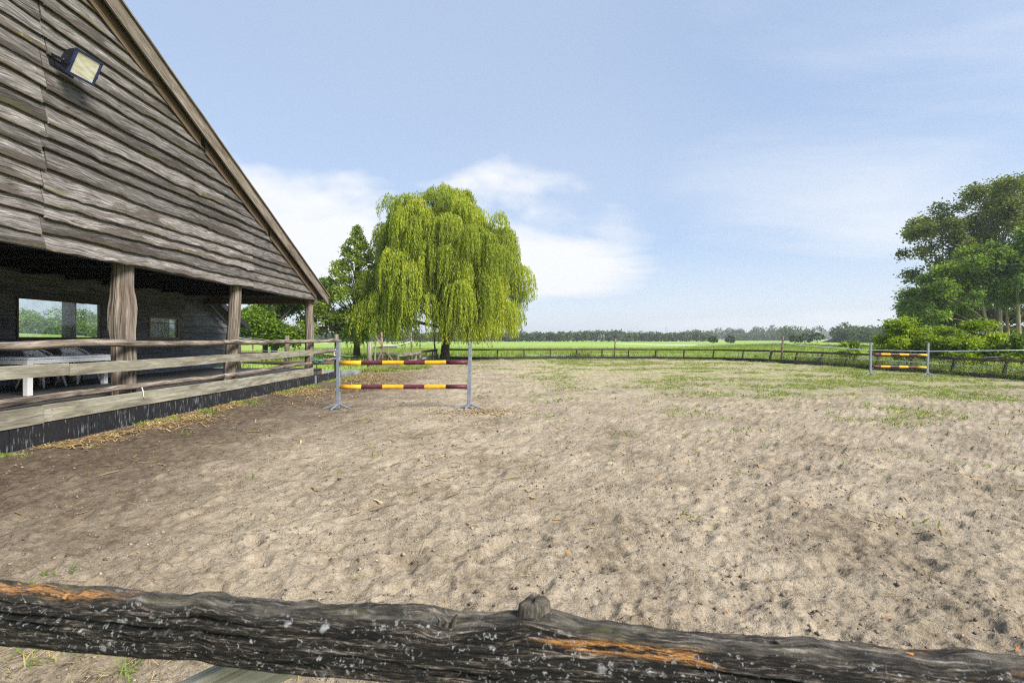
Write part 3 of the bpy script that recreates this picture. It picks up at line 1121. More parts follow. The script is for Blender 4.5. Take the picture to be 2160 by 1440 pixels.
def slab(x0, x1, ya, yb, top_off, thick, name, mat, parent=None, side=1):
    """sloping slab following the rake between ya (lower) and yb (upper)"""
    mb = MB()
    cs = []
    for yv in (ya, yb):
        zt = rake(yv) + top_off
        cs.append((yv if side > 0 else 2 * RIDGE_Y - yv, zt))
    V = []
    for x in (x0, x1):
        for (yv, zt) in cs:
            V += [Vector((x, yv, zt)), Vector((x, yv, zt - thick))]
    mb.v = V
    L = abs(cs[0][0] - cs[1][0]) / math.cos(ang)
    o = random.random() * 20
    q = [(o, 0), (o, abs(thick)), (o + L, abs(thick)), (o + L, 0)]
    w = abs(x1 - x0)
    mb.face([0, 1, 3, 2], q)
    mb.face([4, 6, 7, 5], [(o, 0), (o + L, 0), (o + L, thick), (o, thick)])
    mb.face([0, 2, 6, 4], [(o, 0), (o + L, 0), (o + L, w), (o, w)])
    mb.face([1, 5, 7, 3], [(o, 0), (o, w), (o + L, w), (o + L, 0)])
    mb.face([0, 4, 5, 1], [(o, 0), (o, w), (o + .1, w), (o + .1, 0)])
    mb.face([2, 3, 7, 6], [(o, 0), (o, .1), (o + .1, w), (o + .1, 0)])
    return bpart(mb, name, mat, parent)


roof = slab(-11.25, GXW + .20, EY, RIDGE_Y, 0.0, 0.07, 'roof', M['roof'])
slab(-13.0, -11.252, EY + 2.3, RIDGE_Y, 0.0, 0.07, 'roof', M['roof'])
slab(-13.0, GXW + .20, EY, RIDGE_Y, 0.0, 0.07, 'roof', M['roof'], side=-1)
# barge board: outer fascia along the rake, in three lengths
for (ya, yb) in ((EY + .02, 14.6), (14.595, 9.9), (9.895, RIDGE_Y)):
    slab(GXW + .205, GXW + .245, ya, yb, 0.035, 0.33, 'barge_board', M['barge'])
slab(GXW + .05, GXW + .29, EY + .06, RIDGE_Y, 0.072, 0.034, 'verge_batten', M['barge'])
slab(-11.20, -11.16, EY + 2.35, EY - .9, 0.02, 0.24, 'barge_board', M['kick_black'])
# brown cover battens between boards and barge board
for (ya, yb) in ((17.6, 14.25), (14.1, 11.25), (11.05, 8.1), (7.9, RIDGE_Y + .1)):
    slab(GXW + .062, GXW + .09, ya, yb, -0.20, 0.26, 'rake_batten', M['batten'])
    slab(GXW + .092, GXW + .20, ya + .1, yb, -0.075, 0.03, 'soffit_board', M['batten'])
# eave tip
bpart(MB().tube([(GXW + .28, EY + .09, EZ - .06), (-11.2, EY + .09, EZ - .06)], .055, 8), 'gutter', M['black_metal'])
# eave beam across the far end of the porch, tie beam behind the gable
bpart(MB().box((-9.25, 17.70, 2.975), (4.0, 0.16, 0.19), bevel=.01), 'eave_beam', M['batten'])
bpart(MB().box((GXW - .22, 10.9, 3.12), (0.18, 13.4, 0.20), bevel=.01), 'tie_beam', M['black_wood'])
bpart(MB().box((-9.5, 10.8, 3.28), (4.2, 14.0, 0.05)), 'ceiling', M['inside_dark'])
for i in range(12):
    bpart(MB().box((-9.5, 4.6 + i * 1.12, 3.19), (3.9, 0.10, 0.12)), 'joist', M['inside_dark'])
bpart(MB().box((-9.4, 3.95, 1.8), (4.4, 0.08, 3.0)), 'unseen_end_wall', M['black_wood'])  # unseen wall, added to close the porch so the inside stays dark
# raised floor of the porch
floor = bpart(MB().box((-9.45, 11.2, 0.27), (4.35, 14.6, 0.42), bevel=.005), 'floor', M['floor'])
fy = []
for i in range(15):
    bpart(MB().box((-11.45 + i * 0.292 + .02, 11.2, 0.49), (0.285, 14.5, 0.022), bevel=.004), 'floor_plank', M['floor'], floor)


# posts from outlines
def post_from_outline(rows_px, X, name, parent, depth_k=0.9, n=18, wob=0.05):
    mb = MB()
    pts, rad = [], []
    for (py, l, r) in rows_px:
        c = (l + r) / 2
        d, zz = onX(c, py, X)
        pts.append((X, d, zz))
        rad.append((r - l) / 2 * d / F * .93)
    # resample
    ts = np.linspace(0, 1, len(pts))
    tt = np.linspace(0, 1, 26)
    P = np.array(pts)
    P2 = np.stack([np.interp(tt, ts, P[:, i]) for i in range(3)], -1)
    r2 = np.interp(tt, ts, rad)
    if P2[-1][2] > 0.5:
        P2[-1][2] = 0.5
    mb.tube([tuple(p) for p in P2], list(r2), n * 2, wob=wob, groove=.22, smooth=False)
    return bpart(mb, name, M['post'], parent)


post_from_outline([(548, 240, 279), (575, 240, 279), (610, 237, 279), (630, 236, 283), (650, 233, 285), (675, 232, 283), (700, 233, 281), (720, 237, 282), (760, 238, 285), (800, 238, 284), (826, 239, 284), (842, 239, 284)], -7.42, 'post', barn, n=22, wob=.07)
post_from_outline([(590, 485, 509), (630, 483, 509), (690, 480, 506), (740, 476, 502), (780, 472, 497), (806, 470, 494)], -7.42, 'post', barn, wob=.05)
post_from_outline([(620, 642, 660), (680, 643, 661), (730, 643, 662), (784, 642, 660)], -7.42, 'post', barn, wob=.04)
bpart(MB().tube([(-13.1, 14.3, -.1), (-13.1, 14.3, 2.5), (-13.05, 14.32, rake(14.3) - .1)], [.17, .16, .15], 14, wob=.03), 'post', M['fence_grey'])

# black boarded back wall with two windows
WX = -11.6
wall = bpart(MB().box((WX - .05, 11.0, .545), (0.05, 17.0, 0.09)), 'back_wall', M['black_wood'])
zr = [0.5, 0.77, 1.05, 1.33, 1.60, 1.85, 2.08, 2.31, 2.58, 2.85, 3.10, 3.40]
W1 = (11.3, 13.6, 1.60, 2.58)
W2 = (15.42, 16.75, 1.60, 2.31)
random.seed(5)
for i in range(len(zr) - 1):
    za, zb_ = zr[i], zr[i + 1]
    yend = 19.75
    if za > 2.0:
        yend = min(19.75, EY + (3.2 - zb_ - .25) / SL)
    yend = max(yend, 17.6)
    spans = [(4.0, yend)]
    for (wy0, wy1, wz0, wz1) in (W1, W2):
        if za < wz1 - .01 and zb_ > wz0 + .01:
            new = []
            for (a, b_) in spans:
                if wy0 > a and wy1 < b_:
                    new += [(a, wy0 - .03), (wy1 + .03, b_)]
                else:
                    new.append((a, b_))
            spans = new
    for (a, b_) in spans:
        cuts = [a]
        for c in ((10.4, 17.05) if i % 3 else (13.95 if i < 4 else 9.9, 17.3)):
            if a + .6 < c < b_ - .5:
                cuts.append(c + random.uniform(-.2, .2))
        cuts.append(b_)
        for c0, c1 in zip(cuts[:-1], cuts[1:]):
            waney_board(c0 + .003, c1 - .003, za, zb_, WX + random.uniform(0, .012), 'black_wood', 'wall_board', wall, amp=.018, tilt=.045)
# structural studs behind the boards
for yv in (9.0, 11.15, 13.75, 15.3, 16.9, 19.6):
    bpart(MB().box((WX - .11, yv, 1.42), (0.10, 0.10, 1.85 if yv > 17 else 3.3)), 'stud', M['black_wood'])


def window(yy0, yy1, zz0, zz1, fmat, gmat, label, fw=.045, bars=()):
    wnd = bpart(MB().box((WX + .0, (yy0 + yy1) / 2, zz0 - .012), (.10, yy1 - yy0 + .06, .022)), 'window', fmat)
    if label:
        wnd['label'] = label
    bpart(MB().box((WX + .02, yy0, (zz0 + zz1) / 2), (.07, fw, zz1 - zz0 - .002)), 'frame', fmat, wnd)
    bpart(MB().box((WX + .02, yy1, (zz0 + zz1) / 2), (.07, fw, zz1 - zz0 - .002)), 'frame', fmat, wnd)
    bpart(MB().box((WX + .022, (yy0 + yy1) / 2, zz1), (.074, yy1 - yy0 + fw, fw)), 'frame', fmat, wnd)
    bpart(MB().box((WX + .022, (yy0 + yy1) / 2, zz0 + fw * .4), (.070, yy1 - yy0 - fw, fw * .8)), 'frame', fmat, wnd)
    for zb2 in bars:
        bpart(MB().box((WX + .022, (yy0 + yy1) / 2, zb2), (.060, yy1 - yy0 - fw, .03)), 'transom', fmat, wnd)
    bpart(MB().box((WX + .012, (yy0 + yy1) / 2, (zz0 + zz1) / 2), (.006, yy1 - yy0 - fw, zz1 - zz0 - .02)), 'pane', gmat, wnd)
    return wnd


w1 = window(*W1, M['frame_red'], M['glass'], 'wide window with a thin dark red frame and dusty glass')
w2 = window(*W2, M['frame_tan'], M['glass_dirty'], 'small tan framed window with wire mesh glass', fw=.06, bars=(2.13,))
# wire mesh in the small pane and the board panel behind it
mesh_mb = MB()
for i in range(20):
    yv = W2[0] + .05 + i * (W2[1] - W2[0] - .1) / 19
    mesh_mb.box((WX + .018, yv, 1.86), (.003, .004, .48))
for i in range(8):
    mesh_mb.box((WX + .0185, (W2[0] + W2[1]) / 2, 1.64 + i * .065), (.003, W2[1] - W2[0] - .08, .004))
tag(bpart(mesh_mb, 'wire_mesh', M['galv'], w2), kind='stuff')
bpart(MB().box((WX - .35, 16.1, 1.95), (.02, 1.5, .8)), 'blind', M['blind'], w2)

# downpipe along the rear rake
pp = [onX(438, 628, -11.35), onX(440, 640, -11.35), onX(449, 650, -11.35), onX(479, 683, -11.35)]
bpart(MB().tube([(-11.35, a, b_) for a, b_ in pp], .055, 8), 'downpipe', M['pipe'])

# ------------------------------------------------------------------ floodlight on the gable
def floodlight():
    o = thing('floodlight', 'black floodlight with a square glass front fixed high on the barn gable', 'floodlight')
    yv, zv = onX(178, 142, GXW + .42)
    o.location = (GXW + .42, yv, zv)
    # body looks down and outwards along local +X
    Mr = Matrix.Rotation(R(-7), 3, 'Z') @ Matrix.Rotation(R(27), 3, 'Y')
    mb = MB()
    w, h = .19, .185
    prof = [(0.0, h), (-.07, h * .98), (-.15, h * .74), (-.20, h * .35), (-.215, -.02), (-.19, -h * .45), (-.12, -h * .85), (0.0, -h)]
    P = []
    for s_ in (-1, -.96, .96, 1):
        k_ = .96 if abs(s_) == 1 else 1
        P.append([Mr @ Vector((x * k_, s_ * w, zz * k_)) for (x, zz) in prof])
    mb.grid(P, smooth=False)
    n = len(prof)
    mb.face(list(range(n)))
    mb.face([3 * n + i for i in range(n)][::-1])
    mb.build('housing', M['black_metal'], o)
    for (c, sz) in (((.012, 0, h), (.04, 2 * w + .05, .035)), ((.012, 0, -h), (.04, 2 * w + .05, .035)), ((.0125, w + .005, 0), (.039, .034, 2 * h - .036)), ((.0125, -w - .005, 0), (.039, .034, 2 * h - .036))):
        MB().box(Mr @ Vector(c), sz, rot=Mr, bevel=.004).build('trim', M['navy_metal'], o)
    MB().box(Mr @ Vector((.012, 0, 0)), (.012, 2 * w - .03, 2 * h - .036), rot=Mr).build('glass', M['lamp_glass'], o)
    b = MB()
    b.box(Mr @ Vector((-.17, w + .03, -.06)), (.38, .012, .045), rot=Mr)
    b.build('bracket', M['black_metal'], o)
    b = MB()
    b.box(Mr @ Vector((-.17, -w - .03, -.06)), (.38, .012, .045), rot=Mr)
    b.build('bracket', M['black_metal'], o)
    b = MB()
    b.box((-.37, .0, -.02), (.05, .40, .09), bevel=.006)
    b.build('mount_plate', M['black_metal'], o)
    b = MB().tube([Mr @ Vector((-.10, -w - .05, -.05)), Mr @ Vector((-.10, -w - .02, -.05))], .022, 8)
    b.build('bolt', M['navy_metal'], o)
    return o


floodlight()

# ------------------------------------------------------------------ porch fence along the arena
pf = thing('porch_fence', 'rail fence of rough logs and grey planks along the open barn porch', 'fence', loc=(-7.1, 12.0, 0))


def under(o, root):
    """parent a world-space mesh object under a translated root"""
    o.parent = root
    o.data.transform(Matrix.Translation(-Vector(root.location)))
    return o


def rough_log(y0, y1, z0, z1, r0, r1, X, mat, name='log_rail', wob=.12, sway=.02, n=12, root=None):
    m = max(6, int((y1 - y0) / .22))
    pts, rad = [], []
    o = random.random() * 40
    for i in range(m + 1):
        t = i / m
        yv = y0 + (y1 - y0) * t
        pts.append((X + sway * (2 * float(vnoise(yv * .5 + o, 1.1)) - 1), yv, z0 + (z1 - z0) * t + sway * 1.2 * (2 * float(vnoise(yv * .55 + o, 8.1)) - 1) + sway * .5 * (2 * float(vnoise(yv * 1.9 + o, 4.1)) - 1)))
        rad.append((r0 + (r1 - r0) * t) * (1 + .12 * (2 * float(vnoise(yv * 1.3 + o, 2.2)) - 1)))
    mb = MB().tube(pts, rad, n, wob=wob)
    return under(mb.build(name, mat), root or pf)


random.seed(31)
RX = -7.16
rough_log(4.4, 12.0, 1.50, 1.515, .068, .060, RX, M['log'])
rough_log(11.95, 20.15, 1.52, 1.515, .062, .068, RX + .02, M['log'])
rough_log(4.4, 12.1, .70, .675, .058, .055, RX, M['log'], sway=.022)
rough_log(12.0, 20.2, .675, .80, .058, .055, RX + .01, M['log'], sway=.02)
rough_log(17.35, 19.95, 1.07, 1.12, .085, .08, RX - .20, M['fence_grey'])


def fence_plank(y0, y1, zc0, zc1, hgt, X, mat, name='plank_rail', root=None, th=.035):
    a = math.atan2(zc1 - zc0, y1 - y0)
    L = math.hypot(y1 - y0, zc1 - zc0)
    mb = MB()
    # bowed slightly: several short boxes share one ring mesh
    n = max(4, int(L / .35))
    o = random.random() * 30
    P, UV = [], []
    for i in range(n + 1):
        t = i / n
        yv = y0 + (y1 - y0) * t
        zz = zc0 + (zc1 - zc0) * t + .010 * (2 * float(vnoise(yv * .6 + o, 1.7)) - 1)
        xx = X + .006 * (2 * float(vnoise(yv * .7 + o, 5.7)) - 1)
        hh = hgt / 2 * (1 + .03 * (2 * float(vnoise(yv * 1.1 + o, 9.7)) - 1))
        ring = [(xx + th / 2, zz - hh), (xx + th / 2, zz - hh + .01), (xx + th / 2, zz + hh - .01), (xx + th / 2 - .008, zz + hh), (xx - th / 2, zz + hh), (xx - th / 2, zz - hh), (xx + th / 2, zz - hh)]
        P.append([(a_, yv, b_) for a_, b_ in ring])
        acc = [0, .01, hgt - .01, hgt, hgt + th, 2 * hgt + th, 2 * hgt + 2 * th]
        UV.append([(yv + o, c_ + o) for c_ in acc])
    mb.grid(P[::-1], smooth=False, uv=UV[::-1])
    nv = len(mb.v)
    mb.face(list(range(6)))
    mb.face(list(range(nv - 7, nv - 1))[::-1])
    return under(mb.build(name, mat), root or pf)


PX_ = RX + .075
fence_plank(4.4, 7.72, 1.135, 1.12, .188, PX_, M['plank'])
fence_plank(7.73, 12.55, 1.115, 1.125, .188, PX_ + .004, M['plank'])
fence_plank(12.56, 17.25, 1.115, 1.12, .188, PX_, M['plank'])
fence_plank(4.4, 7.30, .478, .47, .262, PX_, M['plank'])
fence_plank(7.31, 12.45, .47, .455, .262, PX_ + .003, M['plank'])
fence_plank(12.46, 17.22, .452, .44, .262, PX_, M['plank'])
# nails on the plank ends
for (yv, zz) in ((7.60, 1.17), (7.60, 1.08), (7.85, 1.17), (7.87, 1.08), (7.16, .53), (7.17, .42), (7.43, .53), (7.45, .42), (9.2, .5), (12.4, .5), (12.45, 1.15), (17.4, 1.15)):
    under(MB().lathe([(.011, 0), (.011, .004), (.004, .007)], 8, c=(PX_ + .018, yv, zz), M=Matrix.Rotation(R(90), 3, 'Y'), cap=True).build('nail', M['galv']), pf)
# end post of the porch fence and low board behind it
under(MB().tube([(RX - .1, 20.0, -.1), (RX - .1, 20.0, 1.0), (RX - .1, 20.0, 1.80)], [.085, .08, .075], 12, wob=.04).build('end_post', M['post']), pf)
# black kick boards along the ground
yv = 4.15
i = 0
while yv < 19.9:
    L = 1.335 if yv < 19 else 20.05 - yv
    L = min(L, 20.1 - yv)
    top = .338 if yv < 17.5 else .30
    mb = MB()
    mb.box((RX + .05 + random.uniform(-.006, .006), yv + L / 2, top / 2 - .05), (.03, L - .012, top + .1), rot=Matrix.Rotation(R(random.uniform(-.3, .3)), 3, 'X'), bevel=.003)
    under(mb.build('kick_board', M['kick_panel']), pf)
    yv += L
    i += 1
under(MB().box((RX + .085, 17.42, .14), (.04, .10, .30), bevel=.004).build('steel_stake', M['galv']), pf)
cord = MB().tube([(PX_ + .03, 9.22, .68), (PX_ + .035, 9.24, .60), (PX_ + .035, 9.25, .52), (PX_ + .032, 9.27, .47)], .009, 6)
tag(under(cord.build('cord', M['white_paint']), pf), 'short white cord hanging over the lowest plank')

# letter plaque on the end post
sg = thing('letter_sign', 'small white arena letter plaque with a black letter on the fence end post', 'sign', loc=(RX - .065, 19.895, 1.0))
MB().box((0, 0, 0.05), (.22, .018, .27), bevel=.006).build('plaque', M['white_paint'], sg)
lt = MB()
for (c, s_) in (((-.045, -.012, .05), (.03, .006, .19)), ((.012, -.012, .13), (.084, .006, .03)), ((.006, -.012, .05), (.072, .006, .028)), ((.012, -.012, -.03), (.084, .006, .03))):
    lt.box(c, s_)
lt.build('letter', M['black_paint'], sg)

# manure scoop propped in the rails
scoop = thing('manure_scoop', 'teal plastic scoop on a thin black handle propped against the porch rails', 'scoop', loc=(-6.99, 17.2, 0.0))
P = []
for i in range(9):
    u = i / 8
    P.append([(-.10 + .36 * u, (-1 + j / 2.0) * (.13 - .03 * u), .84 - .10 * u + .05 * (2 * u - 1) ** 2 + .05 * (-1 + j / 2.0) ** 2) for j in range(5)])
MBs = MB().grid(P, smooth=True)
so = MBs.build('tray', M['teal'], scoop)
sol = so.modifiers.new('thick', 'SOLIDIFY')
sol.thickness = .012
MB().tube([(.02, .0, .82), (.06, .02, 0.0)], .013, 8).build('handle', M['black_rubber'], scoop)

# two orange cones on the paving
for px, nm in ((664, 'left one of two orange marker domes on the wet yard paving'), (678, 'right one of two orange marker domes on the wet yard paving')):
    x, yv = G(px, 789.5, 0.02)
    o = thing('marker_dome', nm, 'marker', 'orange markers on the yard', loc=(x, yv, .02))
    MB().lathe([(.115, 0), (.118, .012), (.105, .03), (.09, .07), (.065, .115), (.03, .13), (.028, .12)], 16).build('dome', M['orange'], o)
    MB().lathe([(.12, -.0), (.135, .004), (.135, .012), (.117, .014)], 16).build('rim', M['orange'], o)

# ------------------------------------------------------------------ table, chairs, firewood on the porch
FZ = 0.502
tb = thing('table', 'long white garden table standing on the barn porch', 'table', loc=(-9.72, 10.65, FZ))
TW, TL, TH = .78, 2.66, .735
MB().box((0, 0, TH - .02), (TW - .07, TL - .07, .026), bevel=.004).build('table_top', M['table_top'], tb)
for s_ in (-1, 1):
    MB().box((s_ * (TW / 2 - .018), 0, TH - .017), (.036, TL, .04), bevel=.005).build('edge_strip', M['white_plastic'], tb)
    MB().box((0, s_ * (TL / 2 - .018), TH - .0175), (TW - .075, .036, .039), bevel=.005).build('edge_strip', M['white_plastic'], tb)
    MB().box((s_ * (TW / 2 - .03), 0, TH - .085), (.03, TL - .23, .085), bevel=.004).build('apron', M['white_plastic'], tb)
    MB().box((0, s_ * (TL / 2 - .03), TH - .085), (TW - .23, .03, .085), bevel=.004).build('apron', M['white_plastic'], tb)
    for q in (-1, 1):
        MB().box((s_ * (TW / 2 - .06), q * (TL / 2 - .06), (TH - .04) / 2), (.105, .105, TH - .042), bevel=.008).build('leg', M['white_plastic'], tb)


def chair(loc, rz, label):
    o = thing('chair', label, 'chair', 'garden chairs at the porch table', loc=loc, rz=rz)
    # faces local +X (towards the table)
    W, D, SH = .27, .25, .42
    P = []
    for i in range(7):
        t = -1 + i / 3.0
        P.append([(-D + 2 * D * j / 6, t * W * (1 - .06 * (j / 6)), SH - .02 * (1 - t * t) + .015 * math.cos(j)) for j in range(7)])
    s_ = MB().grid(P, smooth=True).build('seat', M['chair_plastic'], o)
    mo = s_.modifiers.new('thick', 'SOLIDIFY')
    mo.thickness = .022
    # curved tub back
    arc = []
    for i in range(15):
        a = R(80 + 200 * i / 14)
        x, yv = -.02 + .29 * math.cos(a), .31 * math.sin(a)
        top = .66 + .25 * max(0, math.sin((i / 14) * math.pi)) ** 0.8
        arc.append((x, yv, top))
    tr = MB().tube(arc, .021, 8)
    tr.build('back_rim', M['chair_plastic'], o)
    P = []
    for i in range(13):
        a = R(110 + 140 * i / 12)
        x, yv = -.02 + .285 * math.cos(a), .30 * math.sin(a)
        top = .66 + .25 * max(0, math.sin((i + 1.0) / 14 * math.pi)) ** 0.8
        P.append([(x * .985, yv * .985, top - .012), (x * .97, yv * .97, top - .08), (x * .95, yv * .95, top - .17)])
    bk = MB().grid(P, smooth=True).build('backrest', M['chair_plastic'], o)
    mo = bk.modifiers.new('thick', 'SOLIDIFY')
    mo.thickness = .014
    for i in range(9):
        a = R(118 + 124 * i / 8)
        x, yv = -.02 + .27 * math.cos(a), .285 * math.sin(a)
        MB().tube([(x * .85, yv * .85, SH - .01), (x, yv, .75)], .010, 6).build('back_slat', M['chair_plastic'], o)
    for sx in (-1, 1):
        MB().tube([(.20, sx * .285, SH), (.20, sx * .305, .655), (.04, sx * .31, .665), (-.08, sx * .305, .67)], .02, 8).build('armrest', M['chair_plastic'], o)
        for sy in (-1, 1):
            a = Vector((sx * D * .82, sy * W * .85, SH - .02))
            b = Vector((sx * (D + .04), sy * (W + .03), 0))
            MB().tube([a, b], [.034, .019], 8).build('leg', M['chair_plastic'], o)
    return o


chair((-10.75, 11.05, FZ), R(5), 'grey white plastic chair behind the table, left one of two with rounded backs')
chair((-10.72, 11.95, FZ), R(-4), 'grey white plastic chair behind the table, right one beside the thick post')
random.seed(77)
for i in range(9):
    yv = 9.3 + i * .36 + random.uniform(-.06, .06)
    if i >= 4:
        yv += .35
    x0 = WX + .42 + random.uniform(-.05, .05)
    hh = random.uniform(.42, .72)
    o = MB().tube([(0, 0, 0), (-.12, .04, hh * .5), (-.25 - random.uniform(0, .04), random.uniform(-.12, .12), hh)], [.055, .06, .05], 6, wob=.25, smooth=False).build('firewood_log', M['firewood'])
    o.location = (x0, yv, FZ - .012)
    tag(o, 'split brown log leaning on the black wall behind the white table', 'firewood', 'split logs under the table')

# ------------------------------------------------------------------ jumps
def jump_stand(x, yv, hgt, label, rz=0.0, lean=0.0, heights=()):
    o = thing('jump_stand', label, 'jump stand', 'steel jump stands', loc=(x, yv, .0), rz=rz)
    Ml = Matrix.Rotation(lean, 3, 'Y')
    MB().box(Ml @ Vector((0, 0, .03 + hgt / 2)), (.085, .06, hgt), rot=Ml, bevel=.006).build('post', M['galv'], o)
    for k, (ax, ay, L) in enumerate(((-.9, -.25, .33), (.9, -.25, .33), (-.25, -1.0, .30), (.3, 1.0, .30))):
        v = Vector((ax, ay, 0)).normalized()
        MB().tube([v * .02 + Vector((0, 0, .115)), v * (L * .5) + Vector((0, 0, .06)), v * L + Vector((0, 0, .012))], [.022, .021, .019], 6, smooth=False).build('foot', M['galv'], o)
    for hz_ in heights:
        s_ = 1 if label in heights_dir else -1
        MB().box(Ml @ Vector((s_ * .07, 0, hz_ - .058)), (.07, .08, .02), rot=Ml, bevel=.003).build('cup', M['galv'], o)
    return o


heights_dir = {}


def jump_pole(a, b, r, first, label):
    """striped round pole from a to b; six bands"""
    a, b = Vector(a), Vector(b)
    o = thing('jump_pole', label, 'jump pole', 'striped jump poles', loc=tuple((a + b) / 2))
    c = (a + b) / 2
    for i in range(6):
        p0 = a.lerp(b, i / 6) - c
        p1 = a.lerp(b, (i + 1) / 6) - c
        yel = (i % 2 == 0) == first
        mb = MB().tube([p0, p0.lerp(p1, .5), p1], r, 16, cap=(i in (0, 5)))
        mb.build('paint_band', M['yellow'] if yel else M['maroon'], o)
    d = (b - a).normalized()
    for p in (a - c, b - c):
        s_ = 1 if p.dot(d) > 0 else -1
        mb = MB().tube([p, p + d * s_ * .004], r * .93, 16)
        mb.build('end_cap', M['red'], o)
    return o


xl_, yl_ = G(718.5, 860)
xr_, yr_ = G(988, 864)
yj = (yl_ + yr_) / 2
zs = [H - (py - HY) * yj / F for py in (765, 816)]
heights_dir['near jump'] = 0
names = {
    'nl': 'galvanised stand at the left end of the near jump, closest to the porch',
    'nr': 'galvanised stand at the right end of the near jump',
    'fl': 'small far galvanised stand at the left end of the distant jump',
    'fr': 'small far galvanised stand at the right end of the distant jump by the fence'}
for kx, xx in (('nl', 0), ('fl', 5)):
    heights_dir[names[kx]] = 1e9
jump_stand(xl_, yj, 1.50, names['nl'], heights=zs)
jump_stand(xr_, yj, 1.48, names['nr'], lean=R(1.2), heights=zs)
jump_pole((xl_ + .05, yj, zs[0] - .005), (xr_ - .035, yj, zs[0] + .012), .05, True, 'upper yellow and maroon striped pole of the near jump')
jump_pole((xl_ + .05, yj + .01, zs[1] - .0), (xr_ - .05, yj + .01, zs[1] + .004), .05, True, 'lower yellow and maroon striped pole of the near jump')
xl2, yl2 = G(1829, 791.5)
xr2, yr2 = G(1964.5, 793)
y2 = (yl2 + yr2) / 2
za = [(H - (py - HY) * y2 / F) for py in (746.5, 772.5)]
zb = [(H - (py - HY) * y2 / F) for py in (748.5, 774.5)]
jump_stand(xl2, y2, 1.42, names['fl'], lean=R(.6), heights=za)
jump_stand(xr2, y2, 1.40, names['fr'], lean=R(1.8), heights=zb)
jump_pole((xl2 + .05, y2, za[0]), (xr2 - .03, y2, zb[0]), .05, False, 'upper maroon and yellow striped pole of the distant jump')
jump_pole((xl2 + .045, y2 + .01, za[1]), (xr2 - .05, y2 + .01, zb[1]), .05, False, 'lower maroon and yellow striped pole of the distant jump')

# ------------------------------------------------------------------ fences round the arena
random.seed(12)


def seg_box(mb, a, b, hgt, th, jit=0.0):
    a, b = Vector(a), Vector(b)
    d = b - a
    L = d.length
    dn = d.normalized()
    side = Vector((-dn.y, dn.x, 0)).normalized()
    up = dn.cross(side) * -1
    if up.z < 0:
        up = -up
    Mr = Matrix((dn, side, up)).transposed()
    mb.box((a + b) / 2, (L, th, hgt), rot=Mr, along=0, bevel=.006)
    return mb


def arena_fence(s0, s1, first_post, label, kick, railmat, lean, post_mat, spacing=2.13):
    p0 = back_at(s0)
    root = thing('arena_fence', label, 'fence', loc=(float(p0[0]), float(p0[1]), 0))
    n = int((s1 - s0) / spacing)
    prev = None
    for i in range(n + 1):
        s = s0 + i * spacing
        x, yv = back_at(s)
        ta = back_at(s + .3) - back_at(s - .3)
        ta = ta / np.linalg.norm(ta)
        out = Vector((-ta[1], ta[0], 0))
        ln = lean(i) + random.uniform(-.03, .03)
        zt = .76 + random.uniform(-.012, .012)
        base = Vector((x, yv, 0)) + out * .02
        top = base + out * (.04) + Vector((ta[0], ta[1], 0)) * 0 + Vector((ln, 0, zt - .04))
        mb = MB()
        dd = top - base
        rotm = dd.to_track_quat('Z', 'Y').to_matrix()
        mb.box((base + top) / 2 + Vector((0, 0, -.06)), (.09, .09, dd.length + .12), rot=rotm, bevel=.008)
        under(mb.build('post', post_mat), root)
        cur = (Vector((top.x, top.y, zt)) - out * .066, Vector((x, yv, 0)) - out * .055)
        if prev is not None:
            rm = railmat(i)
            under(seg_box(MB(), prev[0], cur[0] - (cur[0] - prev[0]).normalized() * .006, .125, .04).build('rail', rm), root)
            k0 = prev[1] + Vector((0, 0, .045))
            k1 = cur[1] + Vector((0, 0, .045))
            under(seg_box(MB(), k0, k1 - (k1 - k0).normalized() * .006, .30, .04).build('kick_board', kick), root)
        prev = cur
    return root


# far side: black kick boards, thin dark posts
s_far_end = float(BL[np.argmin(np.hypot(BC[:, 0] - 18.45, BC[:, 1] - 33.2))])
s_right_end = float(BL[np.argmin(np.abs(BC[:, 1] - 12.0) + (BC[:, 0] < 15) * 99)])
arena_fence(0.9, s_far_end, 0, 'long low dark rail fence along the far end of the arena', M['kick_black'], lambda i: M['fence_dark'], lambda i: -.0 + .012 * i * .6, M['fence_dark'])
nfar = int((s_far_end - .9) / 2.13)
arena_fence(.9 + nfar * 2.13 + .03, s_right_end, 0, 'weathered rail fence with leaning posts and yellow lichen along the right side', M['kick_olive'],
            lambda i: M['fence_lichen'] if i in (2, 3, 4, 5, 7, 8, 9) else M['fence_dark'], lambda i: .18 + .02 * (i % 3), M['fence_dark'])

# left run from the gate to the willow
lf = thing('paddock_fence', 'grey board fence with leaning posts between the gate and the willow', 'fence', loc=(-6.05, 25.7, 0))
prev = None
for i in range(7):
    yv = 25.9 + i * 2.14
    x = -6.05 + .06 * math.sin(i * 1.3) + (.0 if i < 6 else .0)
    ln = -.06 + .05 * (i % 3)
    base = Vector((x, yv, 0))
    top = base + Vector((ln, 0, .80))
    dd = top - base
    mat = M['fence_dark'] if i in (1, 6) else M['fence_grey']
    under(MB().box((base + top) / 2 + Vector((0, 0, -.06)), (.11, .10, dd.length + .12), rot=dd.to_track_quat('Z', 'Y').to_matrix(), bevel=.008).build('post', mat), lf)
    cur = (Vector((x + ln + .075, yv, .74)), Vector((x + .075, yv, .30 - .0 * i)))
    if prev is not None:
        under(seg_box(MB(), prev[0], cur[0] - Vector((0, .006, 0)), .17, .035).build('rail', M['fence_grey'] if i < 4 else M['fence_dark']), lf)
        under(seg_box(MB(), prev[1], cur[1] - Vector((0, .006, 0)), .17, .035).build('rail', M['fence_grey'] if i != 3 else M['fence_dark']), lf)
    prev = cur

